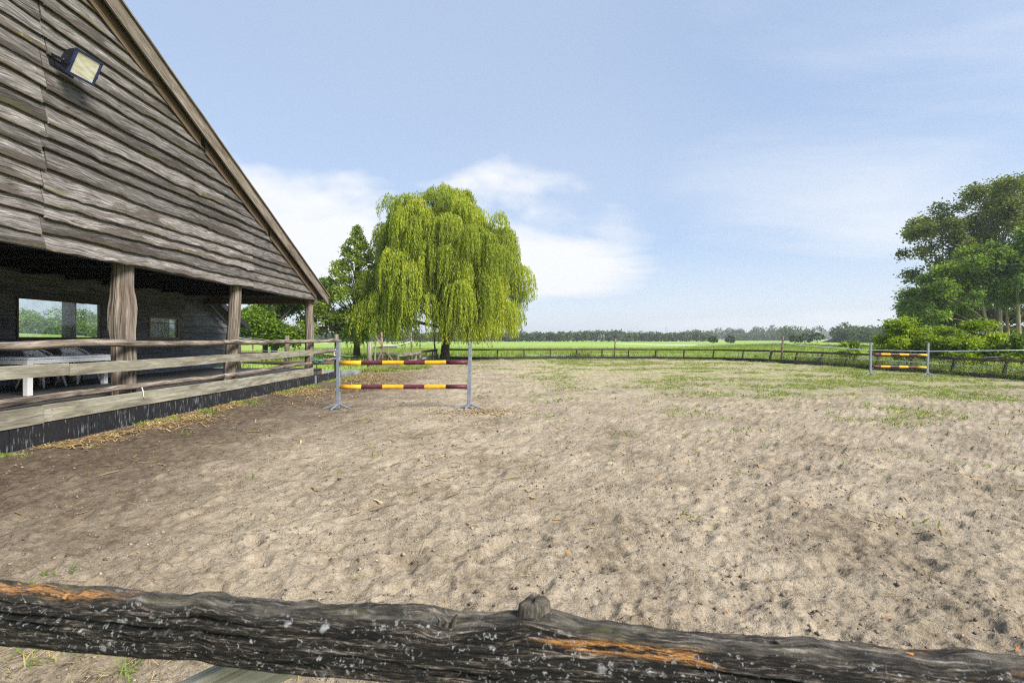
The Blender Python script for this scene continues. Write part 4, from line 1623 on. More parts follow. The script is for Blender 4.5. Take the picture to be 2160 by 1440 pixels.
# wooden gate
GY_ = 25.4
gt = thing('field_gate', 'small grey wooden gate with crossed braces beside the willow', 'gate', loc=(-6.7, GY_, 0))


def gate_bar(p, q, hgt, th, name, mat, yo=0.0):
    a = onY(p[0], p[1], GY_ + yo)
    b = onY(q[0], q[1], GY_ + yo)
    return under(seg_box(MB(), (a[0], GY_ + yo, a[1]), (b[0], GY_ + yo, b[1]), hgt, th).build(name, mat), gt)


under(MB().tube([(onY(779, 0, GY_)[0], GY_, -.1), (onY(779, 0, GY_)[0], GY_, .8), (onY(779.5, 0, GY_)[0], GY_, 1.42)], [.125, .12, .115], 12, wob=.05).build('hinge_post', M['fence_grey']), gt)
gate_bar((787.5, 782), (787.5, 735), .09, .09, 'stile', M['fence_dark'])
gate_bar((790, 775), (793, 708), .07, .05, 'stile', M['fence_grey'], -.08)
gate_bar((835, 764), (835, 725), .085, .06, 'stile', M['fence_grey'])
for k, py in enumerate((732, 743.5, 756, 772)):
    gate_bar((787, py + 1.2), (838, py), .10, .03, 'gate_bar', M['fence_grey'] if k != 2 else M['fence_dark'], -.05)
gate_bar((792, 709), (829, 761), .075, .025, 'brace', M['pole_brown'], -.14)
gate_bar((807, 736), (797, 759), .075, .025, 'brace', M['fence_grey'], -.115)
gate_bar((818, 732), (820, 768), .05, .02, 'slat', M['fence_grey'], -.082)

# yard fence behind the porch, running across
YF = 22.0
yf = thing('yard_fence', 'dark rail fence with round wooden posts across the yard behind the porch', 'fence', loc=(-10, YF, 0))
for px, top, mat in ((504, 727, M['fence_dark']), (605, 708, M['post'])):
    x, zt = onY(px, top, YF)
    under(MB().tube([(x, YF, -.1), (x, YF, zt * .5), (x, YF, zt)], [.10, .095, .09], 12, wob=.04).build('post', mat), yf)
for (pa, pb, hgt, mat, yo) in (((500, 746.5), (612, 746.5), .15, M['fence_dark'], -.13), ((612.5, 747), (668, 746), .14, M['fence_dark'], -.13)):
    a, b = onY(*pa, YF), onY(*pb, YF)
    under(seg_box(MB(), (a[0], YF + yo, a[1]), (b[0], YF + yo, b[1]), hgt, .05).build('rail', mat), yf)
a, b = onY(515, 764, YF), onY(722, 763, YF)
under(MB().tube([(a[0], YF - .15, a[1]), ((a[0] + b[0]) / 2, YF - .15, a[1] - .03), (b[0], YF - .15, b[1])], [.03, .10, .08], 10, wob=.1).build('log_rail', M['fence_dark']), yf)

# tall electric fence posts
EP = [(533, 690, 34.0, 'thin brown electric fence post in the meadow seen under the porch roof'),
      (806, 700, 30.5, 'thin brown electric fence post behind the wooden gate'),
      (868, 701, 33.0, 'thin brown electric fence post left of the willow trunk, above the grey fence'),
      (917, 708, 38.0, 'thin brown electric fence post just left of the willow trunk'),
      (1297, 714.5, 39.6, 'thin brown electric fence post on the far fence in mid picture'),
      (1650, 709, 33.1, 'thin brown electric fence post at the right bend of the far fence')]
ep_top = []
for (px, top, d, lab) in EP:
    x, zt = onY(px, top, d)
    o = thing('electric_fence_post', lab, 'fence post', 'electric fence posts', loc=(x, d, 0))
    lean_ = .07 if px in (1297, 1650) else -.03
    MB().tube([(lean_ * -1, 0, -.15), (0, 0, zt * .6), (lean_, 0, zt)], [.065, .06, .055], 8, wob=.05).build('pole', M['pole_brown'], o)
    for hh in (zt - .28, zt * .55):
        MB().tube([(-.06, -.06, hh), (.10, -.075, hh)], .013, 6).build('insulator', M['black_rubber'], o)
    ep_top.append((x, d, zt))


def strand(pts, w, lab, nm='fence_tape', mat='tape', sag=.0):
    P, n = [], 0
    mb = MB()
    full = []
    for (a, b) in zip(pts[:-1], pts[1:]):
        a, b = Vector(a), Vector(b)
        m = max(3, int((b - a).length / .8))
        for i in range(m):
            t = i / m
            p = a.lerp(b, t)
            p.z -= sag * 4 * t * (1 - t)
            full.append(p)
    full.append(Vector(pts[-1]))
    c = sum(full, Vector()) / len(full)
    c.z = 0
    mb.tube([p - c for p in full], w, 5)
    o = mb.build(nm, M[mat])
    o.location = c
    tag(o, lab, 'fence wire', 'electric fence lines')
    return o


def zs_on(px, py, d):
    x, zz = onY(px, py, d)
    return (x, d, zz)


strand([zs_on(806, 727, 30.5), zs_on(868, 719.5, 33), zs_on(917, 716, 38)], .016, 'white tape sagging between the thin posts left of the willow', sag=.12)
strand([zs_on(836, 730.5, 30), zs_on(868, 730.5, 33), zs_on(917, 727, 38)], .008, 'thin grey wire strung below the white tape left of the willow', 'fence_wire', 'wire')
strand([zs_on(505, 712, 26), zs_on(533, 712, 34), zs_on(640, 722, 30), zs_on(700, 722, 34)], .014, 'white tape from the post seen under the porch towards the yard', sag=.08)
strand([zs_on(505, 738, 30), zs_on(533, 738, 34), zs_on(640, 741, 30), zs_on(760, 752, 36)], .011, 'lower white line crossing the meadow behind the yard fence', sag=.03)
strand([zs_on(1096, 748, 40.5), zs_on(1297, 746.5, 40.5), zs_on(1500, 747, 38.5), zs_on(1600, 748.5, 36.5), zs_on(1650, 749.5, 34)], .012, 'low white line behind the far rail fence', sag=.02)
strand([zs_on(1297, 724, 39.6), zs_on(1470, 727, 55), zs_on(1650, 722.5, 33.1)], .02, 'white tape crossing the meadow between the two tall far posts', sag=.05)
XR = 19.15
rt = [zs_on(1650, 723, 33.1), zs_on(1690, 728.0, 31.2), zs_on(1830, 738.2, 26.0), zs_on(1966, 741, 22.2), zs_on(2160, 738.5, 18.9)]
strand(rt, .020, 'white tape stretched above the right hand rail fence')
strand([zs_on(1650, 749.5, 33), zs_on(1829, 757.5, 26.3), zs_on(1966, 766.5, 22.4), zs_on(2160, 779.5, 19.0)], .012, 'white wire along the middle of the right hand fence')
strand([zs_on(1829, 757.0, 26.4), zs_on(1960, 764, 22.6), zs_on(2022, 757, 21.3), zs_on(2118, 751.5, 19.4)], .012, 'slack wire rising to the top of the right hand fence', nm='fence_wire', mat='wire')

# ------------------------------------------------------------------ foreground rail
def foreground_mat():
    m, t, b = new_mat('rotten_dark_rail_wood')
    uv, rnd = uvnode(t)
    g1 = noise(t, mapping(t, uv, (7, 110, 1)), 1.0, 8, 0.72, 0.5)
    g2 = noise(t, mapping(t, uv, (40, 420, 1), (3, 1, 0)), 1.0, 5, 0.7, 0.2)
    gg = math_node(t, 'ADD', math_node(t, 'MULTIPLY', g1, 0.55), math_node(t, 'MULTIPLY', g2, 0.45))
    col = ramp(t, gg, [(0.45, (0.002, 0.002, 0.002)), (0.51, (0.016, 0.013, 0.011)), (0.56, (0.085, 0.068, 0.054)), (0.64, (0.44, 0.38, 0.32))])
    big = noise(t, mapping(t, uv, (4, 14, 1), (7, 2, 0)), 1.0, 5, 0.6)
    col = mix_rgb(t, maprange(t, big, 0.48, 0.66, 0, 0.6), col, (0.014, 0.012, 0.010))
    geo_ = nd(t, 'ShaderNodeNewGeometry')
    sn = nd(t, 'ShaderNodeSeparateXYZ')
    at = nd(t, 'ShaderNodeAttribute')
    at.attribute_name = 'topness'
    topn = noise(t, mapping(t, uv, (8, 40, 1), (1, 5, 0)), 1.0, 6, 0.7)
    tm = math_node(t, 'MULTIPLY', at.outputs['Fac'], maprange(t, topn, 0.40, 0.62, 0.10, 0.85))
    tcol = ramp(t, g1, [(0.35, (0.045, 0.040, 0.030)), (0.55, (0.17, 0.15, 0.115)), (0.70, (0.40, 0.36, 0.30))])
    col = mix_rgb(t, tm, col, tcol)
    # greenish film on the top
    gn = noise(t, mapping(t, uv, (7, 18, 1), (9, 9, 0)), 1.0, 6, 0.7)
    col = mix_rgb(t, math_node(t, 'MULTIPLY', at.outputs['Fac'], maprange(t, gn, 0.52, 0.66, 0, 0.6)), col, (0.095, 0.090, 0.035))
    # torn orange heartwood near the upper arris
    on = noise(t, mapping(t, uv, (3.2, 22, 1), (2, 1, 0)), 1.0, 6, 0.65)
    at2 = nd(t, 'ShaderNodeAttribute')
    at2.attribute_name = 'torn'
    om = math_node(t, 'MULTIPLY', maprange(t, at2.outputs['Fac'], 0.10, 0.55), math_node(t, 'MULTIPLY', maprange(t, on, 0.50, 0.54), maprange(t, gg, 0.45, 0.52)))
    ocol = ramp(t, g2, [(0.35, (0.20, 0.075, 0.018)), (0.6, (0.52, 0.26, 0.085)), (0.75, (0.62, 0.42, 0.22))])
    col = mix_rgb(t, om, col, ocol)
    # pale grey lichen crusts in ragged spots
    def spots(sc_, loc_, lo, hi, patch_thr):
        wv = nd(t, 'ShaderNodeTexNoise', inp={'Scale': 90.0, 'Detail': 4.0})
        t.links.new(uv, wv.inputs['Vector'])
        ad = nd(t, 'ShaderNodeVectorMath', operation='MULTIPLY_ADD')
        ad.inputs[1].default_value = (.030, .022, 0)
        t.links.new(wv.outputs['Color'], ad.inputs[0])
        t.links.new(uv, ad.inputs[2])
        vo = nd(t, 'ShaderNodeTexVoronoi')
        vo.inputs['Scale'].default_value = 1.0
        t.links.new(mapping(t, ad.outputs[0], (sc_, sc_ * 1.15, 1), loc_), vo.inputs['Vector'])
        sep_ = nd(t, 'ShaderNodeSeparateColor')
        t.links.new(vo.outputs['Color'], sep_.inputs[0])
        size = maprange(t, sep_.outputs[0], 0.0, 1.0, -0.35, 1.0, False)
        dd_ = math_node(t, 'DIVIDE', vo.outputs['Distance'], math_node(t, 'MAXIMUM', size, 0.02))
        m_ = maprange(t, dd_, lo, hi, 1.0, 0.0)
        pn = noise(t, mapping(t, uv, (5, 9, 1), loc_), 1.0, 3, 0.5)
        return math_node(t, 'MULTIPLY', m_, maprange(t, pn, patch_thr, patch_thr + .1))
    lowm = maprange(t, at.outputs['Fac'], 0.2, 0.9, 1.0, 0.25)
    l1 = math_node(t, 'MULTIPLY', spots(30, (1, 2, 0), .16, .42, .52), lowm)
    l2 = math_node(t, 'MULTIPLY', math_node(t, 'MAXIMUM', spots(95, (5, 3, 0), .22, .5, .46), spots(150, (8, 1, 0), .2, .5, .40)), lowm)
    lc = ramp(t, g2, [(0.3, (0.22, 0.22, 0.21)), (0.7, (0.56, 0.57, 0.57))])
    col = mix_rgb(t, math_node(t, 'MULTIPLY', math_node(t, 'MAXIMUM', l1, l2), .85), col, lc)
    t.links.new(col, b.inputs['Base Color'])
    b.inputs['Roughness'].default_value = 0.8
    b.inputs['Specular IOR Level'].default_value = 0.3
    hgt = math_node(t, 'ADD', gg, math_node(t, 'MULTIPLY', math_node(t, 'MAXIMUM', l1, l2), .25))
    bump(t, b, hgt, 1.0, 0.012)
    return m


M['rail_fg'] = foreground_mat()
fr = thing('foreground_fence', 'old dark rotten timber rail crossing the bottom of the picture', 'fence', loc=(-.13, .866, 0))
A0 = np.array([-1.048, .99])
A1 = np.array([.786, .742])
dirv = (A1 - A0) / np.linalg.norm(A1 - A0)
nrm = np.array([-dirv[1], dirv[0]])       # points away from the camera
mid = (A0 + A1) / 2
U = np.arange(-1.95, 1.95, .0042)
# profile: (offset away from camera, height), going front-bottom -> front-top -> back-top -> back-bottom
K = 84
prof, topn = [], []
hgt_, dep_ = .118, .074
corners = [(0.0, 0.013), (-.004, .05), (.0, .098), (.012, .112), (.03, .118), (.055, .117), (.070, .108), (.076, .09), (.074, .013)]
cl = [0]
for a, b in zip(corners[:-1], corners[1:]):
    cl.append(cl[-1] + math.hypot(a[0] - b[0], a[1] - b[1]))
ss = np.linspace(0, cl[-1], K)
po = np.interp(ss, cl, [c[0] for c in corners])
ph = np.interp(ss, cl, [c[1] for c in corners])
UU, SS = np.meshgrid(U, ss, indexing='ij')
PO = np.repeat(po[None], len(U), 0)
PH = np.repeat(ph[None], len(U), 0)
# slow changes of the section, split steps (knots) and grain ridges
wave = .010 * (2 * fbm(UU * 1.7, UU * 0 + 2, 3, 31) - 1) + .006 * (2 * fbm(UU * 7, UU * 0 + 5, 3, 33) - 1)
tops = sstep(.075, .112, PH)
bots = 1 - sstep(.0, .03, PH)
ragged = .010 * (2 * fbm(UU * 16, SS * 22, 4, 35) - 1) * tops
grain_ = .0045 * (2 * fbm(UU * 9, SS * 190, 3, 37) - 1) + .0055 * (2 * fbm(UU * 5, SS * 60, 3, 39) - 1)
steps = np.zeros_like(UU)
for (u0, amp, wd) in ((-.46, .010, .02), (.02, -.009, .015), (.60, .006, .05)):
    steps += amp * np.tanh((UU - u0) / wd) * .5
check = -.013 * np.exp(-((PH - (.062 - .02 * UU + .010 * (2 * fbm(UU * 4, UU * 0, 2, 41) - 1))) / .0032) ** 2) * sstep(.35, .55, fbm(UU * 1.3, UU * 0 + 4, 2, 42))
check += -.012 * np.exp(-((PH - (.088 - .01 * UU + .008 * (2 * fbm(UU * 5, UU * 0 + 3, 2, 45) - 1))) / .003) ** 2) * sstep(.4, .55, fbm(UU * 1.9, UU * 0 + 14, 2, 46))
for q_ in range(5):
    cu = -1.5 + .68 * q_
    cz = .035 + .05 * ((q_ * .62) % 1)
    check += -.011 * np.exp(-((PH - (cz - .03 * (UU - cu) + .006 * (2 * fbm(UU * 6, UU * 0 + q_, 2, 61) - 1))) / .0022) ** 2) * np.exp(-((UU - cu) / .22) ** 4)
front = 1 - sstep(.0, .03, PO)
# a torn away chip along the upper arris right of the middle
torn = np.exp(-((UU - .36) / .17) ** 4) * np.exp(-((PH - .100) / .013) ** 2) * front
torn += .48 * np.exp(-((UU + .85) / .20) ** 4) * tops * (1 - front * .9) + .25 * np.exp(-((UU - .95) / .3) ** 4) * tops
torn = np.clip(torn, 0, 1)
PO2 = PO - (grain_ + steps + check) * front + torn * front * (.010 + .008 * (2 * fbm(UU * 9, SS * 70, 3, 51) - 1)) + .4 * grain_ * (1 - front)
# swelling round the knot stub
kb_ = np.exp(-((UU - .165) / .07) ** 2)
PH2 = PH + wave + ragged + tops * (grain_ * 1.2 + .014 * kb_) - bots * 0
ztop_line = 1.08
ZB = ztop_line - .118
Xw = mid[0] + dirv[0] * UU + nrm[0] * PO2
Yw = mid[1] + dirv[1] * UU + nrm[1] * PO2
Zw = ZB + PH2
m0, m1 = UU.shape
idx = np.arange(m0 * m1).reshape(m0, m1)
Fq = np.stack([idx[:-1, :-1], idx[1:, :-1], idx[1:, 1:], idx[:-1, 1:]], -1).reshape(-1, 4)
bot = np.stack([idx[:-1, 0], idx[:-1, -1], idx[1:, -1], idx[1:, 0]], -1)
Fq = np.concatenate([Fq, bot])
V = np.stack([Xw, Yw, Zw], -1).reshape(-1, 3) - np.array([-.13, .866, 0])
topness = np.clip(sstep(.09, .116, PH) * sstep(.003, .02, PO), 0, 1).reshape(-1)
ro = np_mesh('rail', V, Fq, M['rail_fg'], fr, attr={'topness': topness, 'torn': torn.reshape(-1)}, smooth=True)
uvl = ro.data.uv_layers.new(name='UVMap')
li = np.empty(len(ro.data.loops), np.int32)
ro.data.loops.foreach_get('vertex_index', li)
uvv = np.stack([UU.reshape(-1) + 5, SS.reshape(-1)], -1)[li]
uvl.data.foreach_set('uv', np.ascontiguousarray(uvv, np.float32).ravel())


def on_rail(u, off, zz):
    p = mid + dirv * u + nrm * off
    return Vector((p[0] + .13, p[1] - .866, zz))


# broken branch stub on top of the rail
u_st = .167
sb = MB()
P = []
nst = 16
prof_st = [(.052, -.018), (.041, -.006), (.032, .006), (.028, .017), (.026, .030), (.0245, .039), (.020, .043), (.009, .044), (.002, .042)]
for (r_, z_) in prof_st:
    row = []
    for k in range(nst + 1):
        th = 2 * math.pi * k / nst
        rr = r_ * (1 + .13 * math.sin(2 * th + 1) + .08 * math.sin(5 * th + 2) - (.30 * math.exp(-((th - 4.55) / .22) ** 2) if z_ > 0 else 0))
        c = on_rail(u_st, .042, ztop_line + z_ + (.004 * math.sin(th + .9) + .003 * math.sin(4 * th)) * max(0, min(1, (z_ - .01) / .02)))
        row.append(c + Vector((dirv[0] * rr * math.cos(th) + nrm[0] * rr * .62 * math.sin(th), dirv[1] * rr * math.cos(th) + nrm[1] * rr * .62 * math.sin(th), 0)))
    P.append(row)
sb.grid(P, smooth=True, uv=[[(i * .02 + 3, k * .012) for k in range(nst + 1)] for i in range(len(P))])
M['stub'] = wood('grey_stub_wood', (0.022, 0.018, 0.014), (0.085, 0.072, 0.058), (0.21, 0.185, 0.155), stain=(0.07, 0.065, 0.02), stain_amt=0.4, grain=(12, 90), bumps=1.0, bdist=.006, var=.05)
sb.build('branch_stub', M['stub'], fr)
# splinters
random.seed(4)
for (u, h_, w_, mt) in ((-.005, .026, .005, 'd'), (.008, .024, .005, 'd'), (.020, .028, .006, 'd'), (.585, .012, .006, 'd'), (.79, .009, .004, 'orange_splinter'), (-.79, .008, .005, 'orange_splinter')):
    if 'orange_splinter' not in M:
        M['orange_splinter'] = wood('torn_orange_wood', (0.20, 0.08, 0.02), (0.50, 0.24, 0.07), (0.62, 0.40, 0.20), stain_amt=.2, grain=(10, 100), var=.1)
        M['d'] = M['rail_fg']
    c = on_rail(u, .014 if u < .1 else .04, ztop_line - .006)
    mb = MB().tube([c, c + Vector((.004, 0, h_ * .6)), c + Vector((random.uniform(-.01, .012), 0, h_))], [w_, w_ * .8, w_ * .25], 5, smooth=False)
    mb.build('splinter', M['orange_splinter'] if mt == 'orange_splinter' else M['stub'], fr)
# brace running down towards the near ground, and the two posts outside the picture
M['brace_fg'] = wood('grey_brace_plank', (0.22, 0.20, 0.16), (0.40, 0.37, 0.31), (0.55, 0.52, 0.45), stain=(0.20, 0.19, 0.14), stain_amt=.4, grain=(2.5, 60), bumps=.6, bdist=.004, var=.05)
a = Vector((-.40, .985, .985))
b = Vector((-1.62, 1.12, .345))
d = (b - a).normalized()
side = Vector((0, -.25, 1)).normalized()
side = (side - d * side.dot(d)).normalized()
nn_ = d.cross(side)
Mr = Matrix((d, side, nn_)).transposed()
mb = MB().box((a + b) / 2 - Vector((-.13, .866, 0)), ((b - a).length, .088, .03), rot=Mr, along=0, bevel=.003)
mb.build('brace', M['brace_fg'], fr)
for u in (-1.85, 1.85):
    p = mid + dirv * u + nrm * .14
    MB().tube([(p[0] + .13, p[1] - .866, -.2), (p[0] + .13, p[1] - .866, .6), (p[0] + .13, p[1] - .866, 1.18)], [.08, .075, .07], 12, wob=.05).build('post', M['fence_grey'], fr)

# ------------------------------------------------------------------ foliage helpers
def leaf_quads(pos, size, up_bias=0.5, aspect=0.55, down=False, jitter=0.35, r=None):
    """rhombic leaves at pos; returns V, F"""
    r = r or rng
    n = len(pos)
    sz = size * (1 + jitter * (r.random(n) * 2 - 1))
    if down:
        a = np.stack([r.normal(0, .22, n), r.normal(0, .22, n), -np.ones(n)], -1)
    else:
        a = r.normal(0, 1, (n, 3))
        a[:, 2] *= (1 - up_bias)
        a[:, 2] -= .25
    a /= np.linalg.norm(a, axis=1)[:, None]
    q = r.normal(0, 1, (n, 3))
    b = np.cross(a, q)
    b /= np.linalg.norm(b, axis=1)[:, None]
    cr = np.cross(a, b)
    a = a * sz[:, None]
    b = b * (sz * aspect * .5)[:, None]
    fold = cr * (sz * .10)[:, None]
    V = np.stack([pos, pos + a * .45 + b + fold, pos + a, pos + a * .45 - b + fold], 1)
    Fq_ = np.arange(4 * n).reshape(n, 4)
    return V.reshape(-1, 3), Fq_


def ellip_pts(c, rad, n, shell=0.35, r=None):
    """points in an ellipsoid, denser to the outside and on the upper side"""
    r = r or rng
    d = r.normal(0, 1, (n, 3))
    d /= np.linalg.norm(d, axis=1)[:, None]
    d[:, 2] = np.where((d[:, 2] < -.25) & (r.random(n) < .6), -d[:, 2], d[:, 2])
    rr = (shell + (1 - shell) * r.random(n)) ** .7
    return np.array(c)[None] + d * rr[:, None] * np.array(rad)[None]


def limb(mb, a, b, r0, r1, bend=.12, n=6, rr=None):
    a, b = Vector(a), Vector(b)
    L = (b - a).length
    off = Vector((random.uniform(-1, 1), random.uniform(-1, 1), random.uniform(.1, .9))) * bend * L
    pts = []
    m = 5
    for i in range(m + 1):
        t = i / m
        pts.append(a.lerp(b, t) + off * (4 * t * (1 - t)) * .5)
    mb.tube(pts, [r0 + (r1 - r0) * (i / m) for i in range(m + 1)], n, wob=.06)


def tree(name, label, cat, base, trunk_h, trunk_r, clusters, nleaf, leaf, lmat, bmat, group=None, lean=(0, 0), limbs=True, aspect=.6, up=.55, shell=.3, trunk_top=None, seed=0, limb_step=1):
    """clusters: list of (x,y,z,rx,ry,rz) relative to base; leaves spread by cluster volume"""
    r = np.random.default_rng(100 + seed)
    random.seed(seed + 900)
    root = thing(name, label, cat, group, loc=base)
    tb_ = MB()
    th = trunk_top or trunk_h
    pts, rad = [], []
    m = 9
    for i in range(m + 1):
        t = i / m
        wx = .12 * trunk_r * math.sin(3.1 * t + seed) * 4 * t
        pts.append((lean[0] * t ** 1.3 + wx, lean[1] * t ** 1.3, -.25 + (th + .25) * t))
        rad.append(trunk_r * (1.35 if i == 0 else 1.0) * (1 - .72 * t))
    tb_.tube(pts, rad, 10, wob=.10)
    tr = tb_.build('trunk', bmat, root)
    if limbs:
        for ci_, (cx, cy, cz, rx, ry, rz_) in enumerate(clusters):
            if ci_ % limb_step:
                continue
            k = min(max((cz - rz_ * .6) / th * .72, .25), .97)
            i = int(k * m)
            p = Vector(pts[i])
            q = Vector((cx, cy, cz - rz_ * .15))
            if (q - p).length < .3:
                continue
            lb = MB()
            limb(lb, p, q, max(rad[i] * .26, .014), .008, n=5)
            lb.build('limb', bmat, tr)
    vol = np.array([(c[3] * c[4] * c[5]) ** .72 for c in clusters])
    cnt = np.maximum(12, (nleaf * vol / vol.sum()).astype(int))
    allp, tn = [], []
    for c, k in zip(clusters, cnt):
        p = ellip_pts(c[:3], c[3:], k, shell, r)
        # break the outline into sub clumps
        nsub = max(4, int(k / 26))
        sub = ellip_pts(c[:3], np.array(c[3:]) * 1.02, nsub, .55, r)
        which = r.integers(0, nsub, k)
        p = p * .62 + sub[which] * .38 + r.normal(0, .16, (k, 3)) * np.array(c[3:])[None]
        allp.append(p)
        base_t = .30 + .16 * r.normal()
        tn.append(np.clip(base_t + .22 * r.normal(size=nsub)[which] + .14 * r.normal(size=k), 0, 1))
    P_ = np.concatenate(allp)
    T = np.concatenate(tn)
    V_, F_ = leaf_quads(P_, leaf, up, aspect, r=r)
    np_mesh('crown', V_, F_, lmat, root, attr={'tint': T})
    return root


# ------------------------------------------------------------------ weeping willow
def willow():
    r = np.random.default_rng(42)
    bx, by = -5.32, 38.15
    root = thing('willow_tree', 'big weeping willow with yellow green hanging branches behind the near jump', 'tree', loc=(bx, by, 0))
    tb_ = MB()
    pts = [(0.0, 0, -.3), (0.02, 0, .15), (.05, 0, .8), (.1, 0, 1.6), (.16, .02, 2.6), (.12, .02, 3.8), (0.0, 0, 5.4), (-.1, 0, 7.5), (-.15, 0, 9.8), (-.1, 0, 11.8)]
    tb_.tube(pts, [.52, .40, .335, .32, .32, .30, .25, .18, .10, .04], 14, wob=.08)
    tr = tb_.build('trunk', M['bark'], root)
    zz = np.array([1.0, 3.0, 4.5, 6.0, 7.2, 8.5, 10, 11, 12, 12.8, 13.5])
    lw = np.array([6.6, 6.8, 6.5, 5.7, 5.4, 5.4, 5.3, 4.4, 4.0, 2.0, .2])
    rw = np.array([5.6, 5.9, 6.2, 6.6, 6.4, 5.6, 5.2, 3.6, 2.6, 1.5, .2])
    lumps = []
    # lumps spread over a dome of branch ends
    while len(lumps) < 118:
        z_ = 4.4 + 8.9 * r.random() ** .85
        az = r.random() * 2 * np.pi
        f = (.42 + .58 * r.random() ** .5) * r.uniform(.86, 1.06)
        if z_ > 10.5:
            f = r.random() ** .6
        w = np.interp(z_, zz, lw) if math.cos(az) < 0 else np.interp(z_, zz, rw)
        x_ = math.cos(az) * w * f * .90
        y_ = math.sin(az) * (np.interp(z_, zz, (lw + rw) / 2)) * f * .85
        c = np.array([x_, y_, z_])
        if all(np.linalg.norm((c - l) / np.array([1, 1, .8])) > .95 for l in lumps):
            lumps.append(c)
    # extra low outer cascades seen in the photograph
    for (x_, y_, z_) in ((-6.0, -1.2, 4.2), (-5.4, -2.4, 3.9), (-4.2, -3.2, 4.6), (-5.9, .5, 5.2), (5.2, -1.5, 4.0), (4.4, -2.8, 4.2), (5.5, -.5, 5.9), (5.9, -.4, 6.9), (1.4, -4.2, 5.2), (2.6, -3.8, 4.0), (.4, -4.6, 3.7), (3.4, -3.0, 6.3), (1.9, -4.1, 6.9), (3.6, -3.6, 8.8), (2.3, -4.3, 9.0), (-2.8, -3.6, 5.2), (-1.2, -4.4, 6.4), (-3.1, 2.0, 12.1), (-3.5, -.6, 11.9), (.3, -.5, 13.0), (-1.6, -3.4, 9.3), (-.6, -3.9, 8.2), (.6, -3.4, 10.2), (-2.6, -3.2, 10.6), (.2, -4.2, 7.4), (-3.4, -3.6, 7.6), (1.3, -2.6, 11.6), (4.2, -1.0, 10.9), (-4.5, -.8, 10.2), (-6.4, -.6, 3.8), (-5.8, -2.0, 3.2), (-4.8, -3.0, 3.6), (-3.5, -3.6, 3.1), (-2.0, -4.0, 3.4), (1.0, -4.2, 2.9), (2.2, -4.2, 3.0), (3.4, -3.8, 2.8), (4.6, -2.6, 3.0), (-.6, -4.4, 4.4), (-1.4, -3.8, 5.0), (-3.9, -.5, 12.4), (1.6, 0, 12.9), (4.8, .2, 10.0), (-5.6, -1.4, 6.4), (-6.1, 0, 4.9)):
        lumps.append(np.array([x_, y_, z_]))
    random.seed(3)
    for li_, l in enumerate(lumps):
        if li_ % 3:
            continue
        k = min(max((l[2] - 1.2) / 11.8 * .8, .42), .92)
        i = k * (len(pts) - 1)
        i0 = int(i)
        p = Vector(pts[i0]).lerp(Vector(pts[min(i0 + 1, len(pts) - 1)]), i - i0)
        lb = MB()
        limb(lb, p, Vector(l) + Vector((0, 0, .1)), .10, .022, bend=.25)
        lb.build('limb', M['bark'], tr)
    Ps, Ts = [], []
    for l in lumps:
        ns = int(r.integers(50, 90))
        rad_l = r.uniform(.60, 1.20)
        out = l[:2] / (np.linalg.norm(l[:2]) + 1e-6)
        hue = .42 + .25 * (2 * r.random() - 1)
        maxlen = min(r.uniform(1.3, 3.9), l[2] - r.uniform(.5, 1.7))
        if l[2] > 10:
            maxlen = min(maxlen, r.uniform(1.0, 2.2))
        for s_ in range(ns):
            a = r.random() * 2 * np.pi
            q = rad_l * math.sqrt(r.random())
            sx, sy = math.cos(a) * q + out[0] * .25, math.sin(a) * q + out[1] * .25
            st_ = l + np.array([sx * .35, sy * .35, .35 * (1 - (q / rad_l) ** 2) + r.normal(0, .12)])
            ln = maxlen * r.uniform(.45, 1.0)
            ln = max(.5, min(ln, l[2] - .55))
            nl = int(ln / .068)
            t = np.linspace(0, 1, nl)
            arc = 1 - np.exp(-t * 5)
            x_ = st_[0] + sx * .75 * arc
            y_ = st_[1] + sy * .75 * arc
            z_ = st_[2] + .18 * np.sin(np.clip(t * 9, 0, np.pi)) - ln * np.clip(t - .06, 0, 1)
            sway = r.normal(0, .16) * t ** 1.5 * ln * .22
            p = np.stack([x_ + sway, y_ + r.normal(0, .16) * t ** 1.5 * ln * .22, z_], -1)
            p += r.normal(0, .035, p.shape)
            Ps.append(p)
            Ts.append(np.clip(hue + .12 * r.normal() + .10 * r.normal(size=nl) + .13 * (1 - t), 0, 1))
    P_ = np.concatenate(Ps)
    T = np.concatenate(Ts)
    keep = P_[:, 2] > .4
    P_, T = P_[keep], T[keep]
    V_, F_ = leaf_quads(P_, .21, aspect=.27, down=True, r=r)
    np_mesh('crown', V_, F_, M['willow'], root, attr={'tint': T})
    print('willow leaves', len(P_))


willow()


# ------------------------------------------------------------------ other trees
def cone_clusters(h0, h1, wmax, n, seed, rr=(.45, .9), flat=.6, peak=.25):
    r = np.random.default_rng(seed)
    out = []
    for i in range(n):
        t = (i + .5) / n
        z_ = h0 + (h1 - h0) * t
        prof = min(1, (t + .10) / peak) * (1 - t) ** .85 if t > 0 else .3
        w = wmax * prof
        a = i * 2.399 + r.uniform(-.4, .4)
        f = .45 + .55 * r.random() ** .5
        s = (rr[0] + (rr[1] - rr[0]) * r.random()) * (1 - .70 * t)
        out.append((math.cos(a) * w * f, math.sin(a) * w * f, z_ + r.uniform(-.15, .15), s * 1.25, s * 1.25, s * flat))
    out.append((0, 0, h1 - .15, .18, .18, .45))
    return out


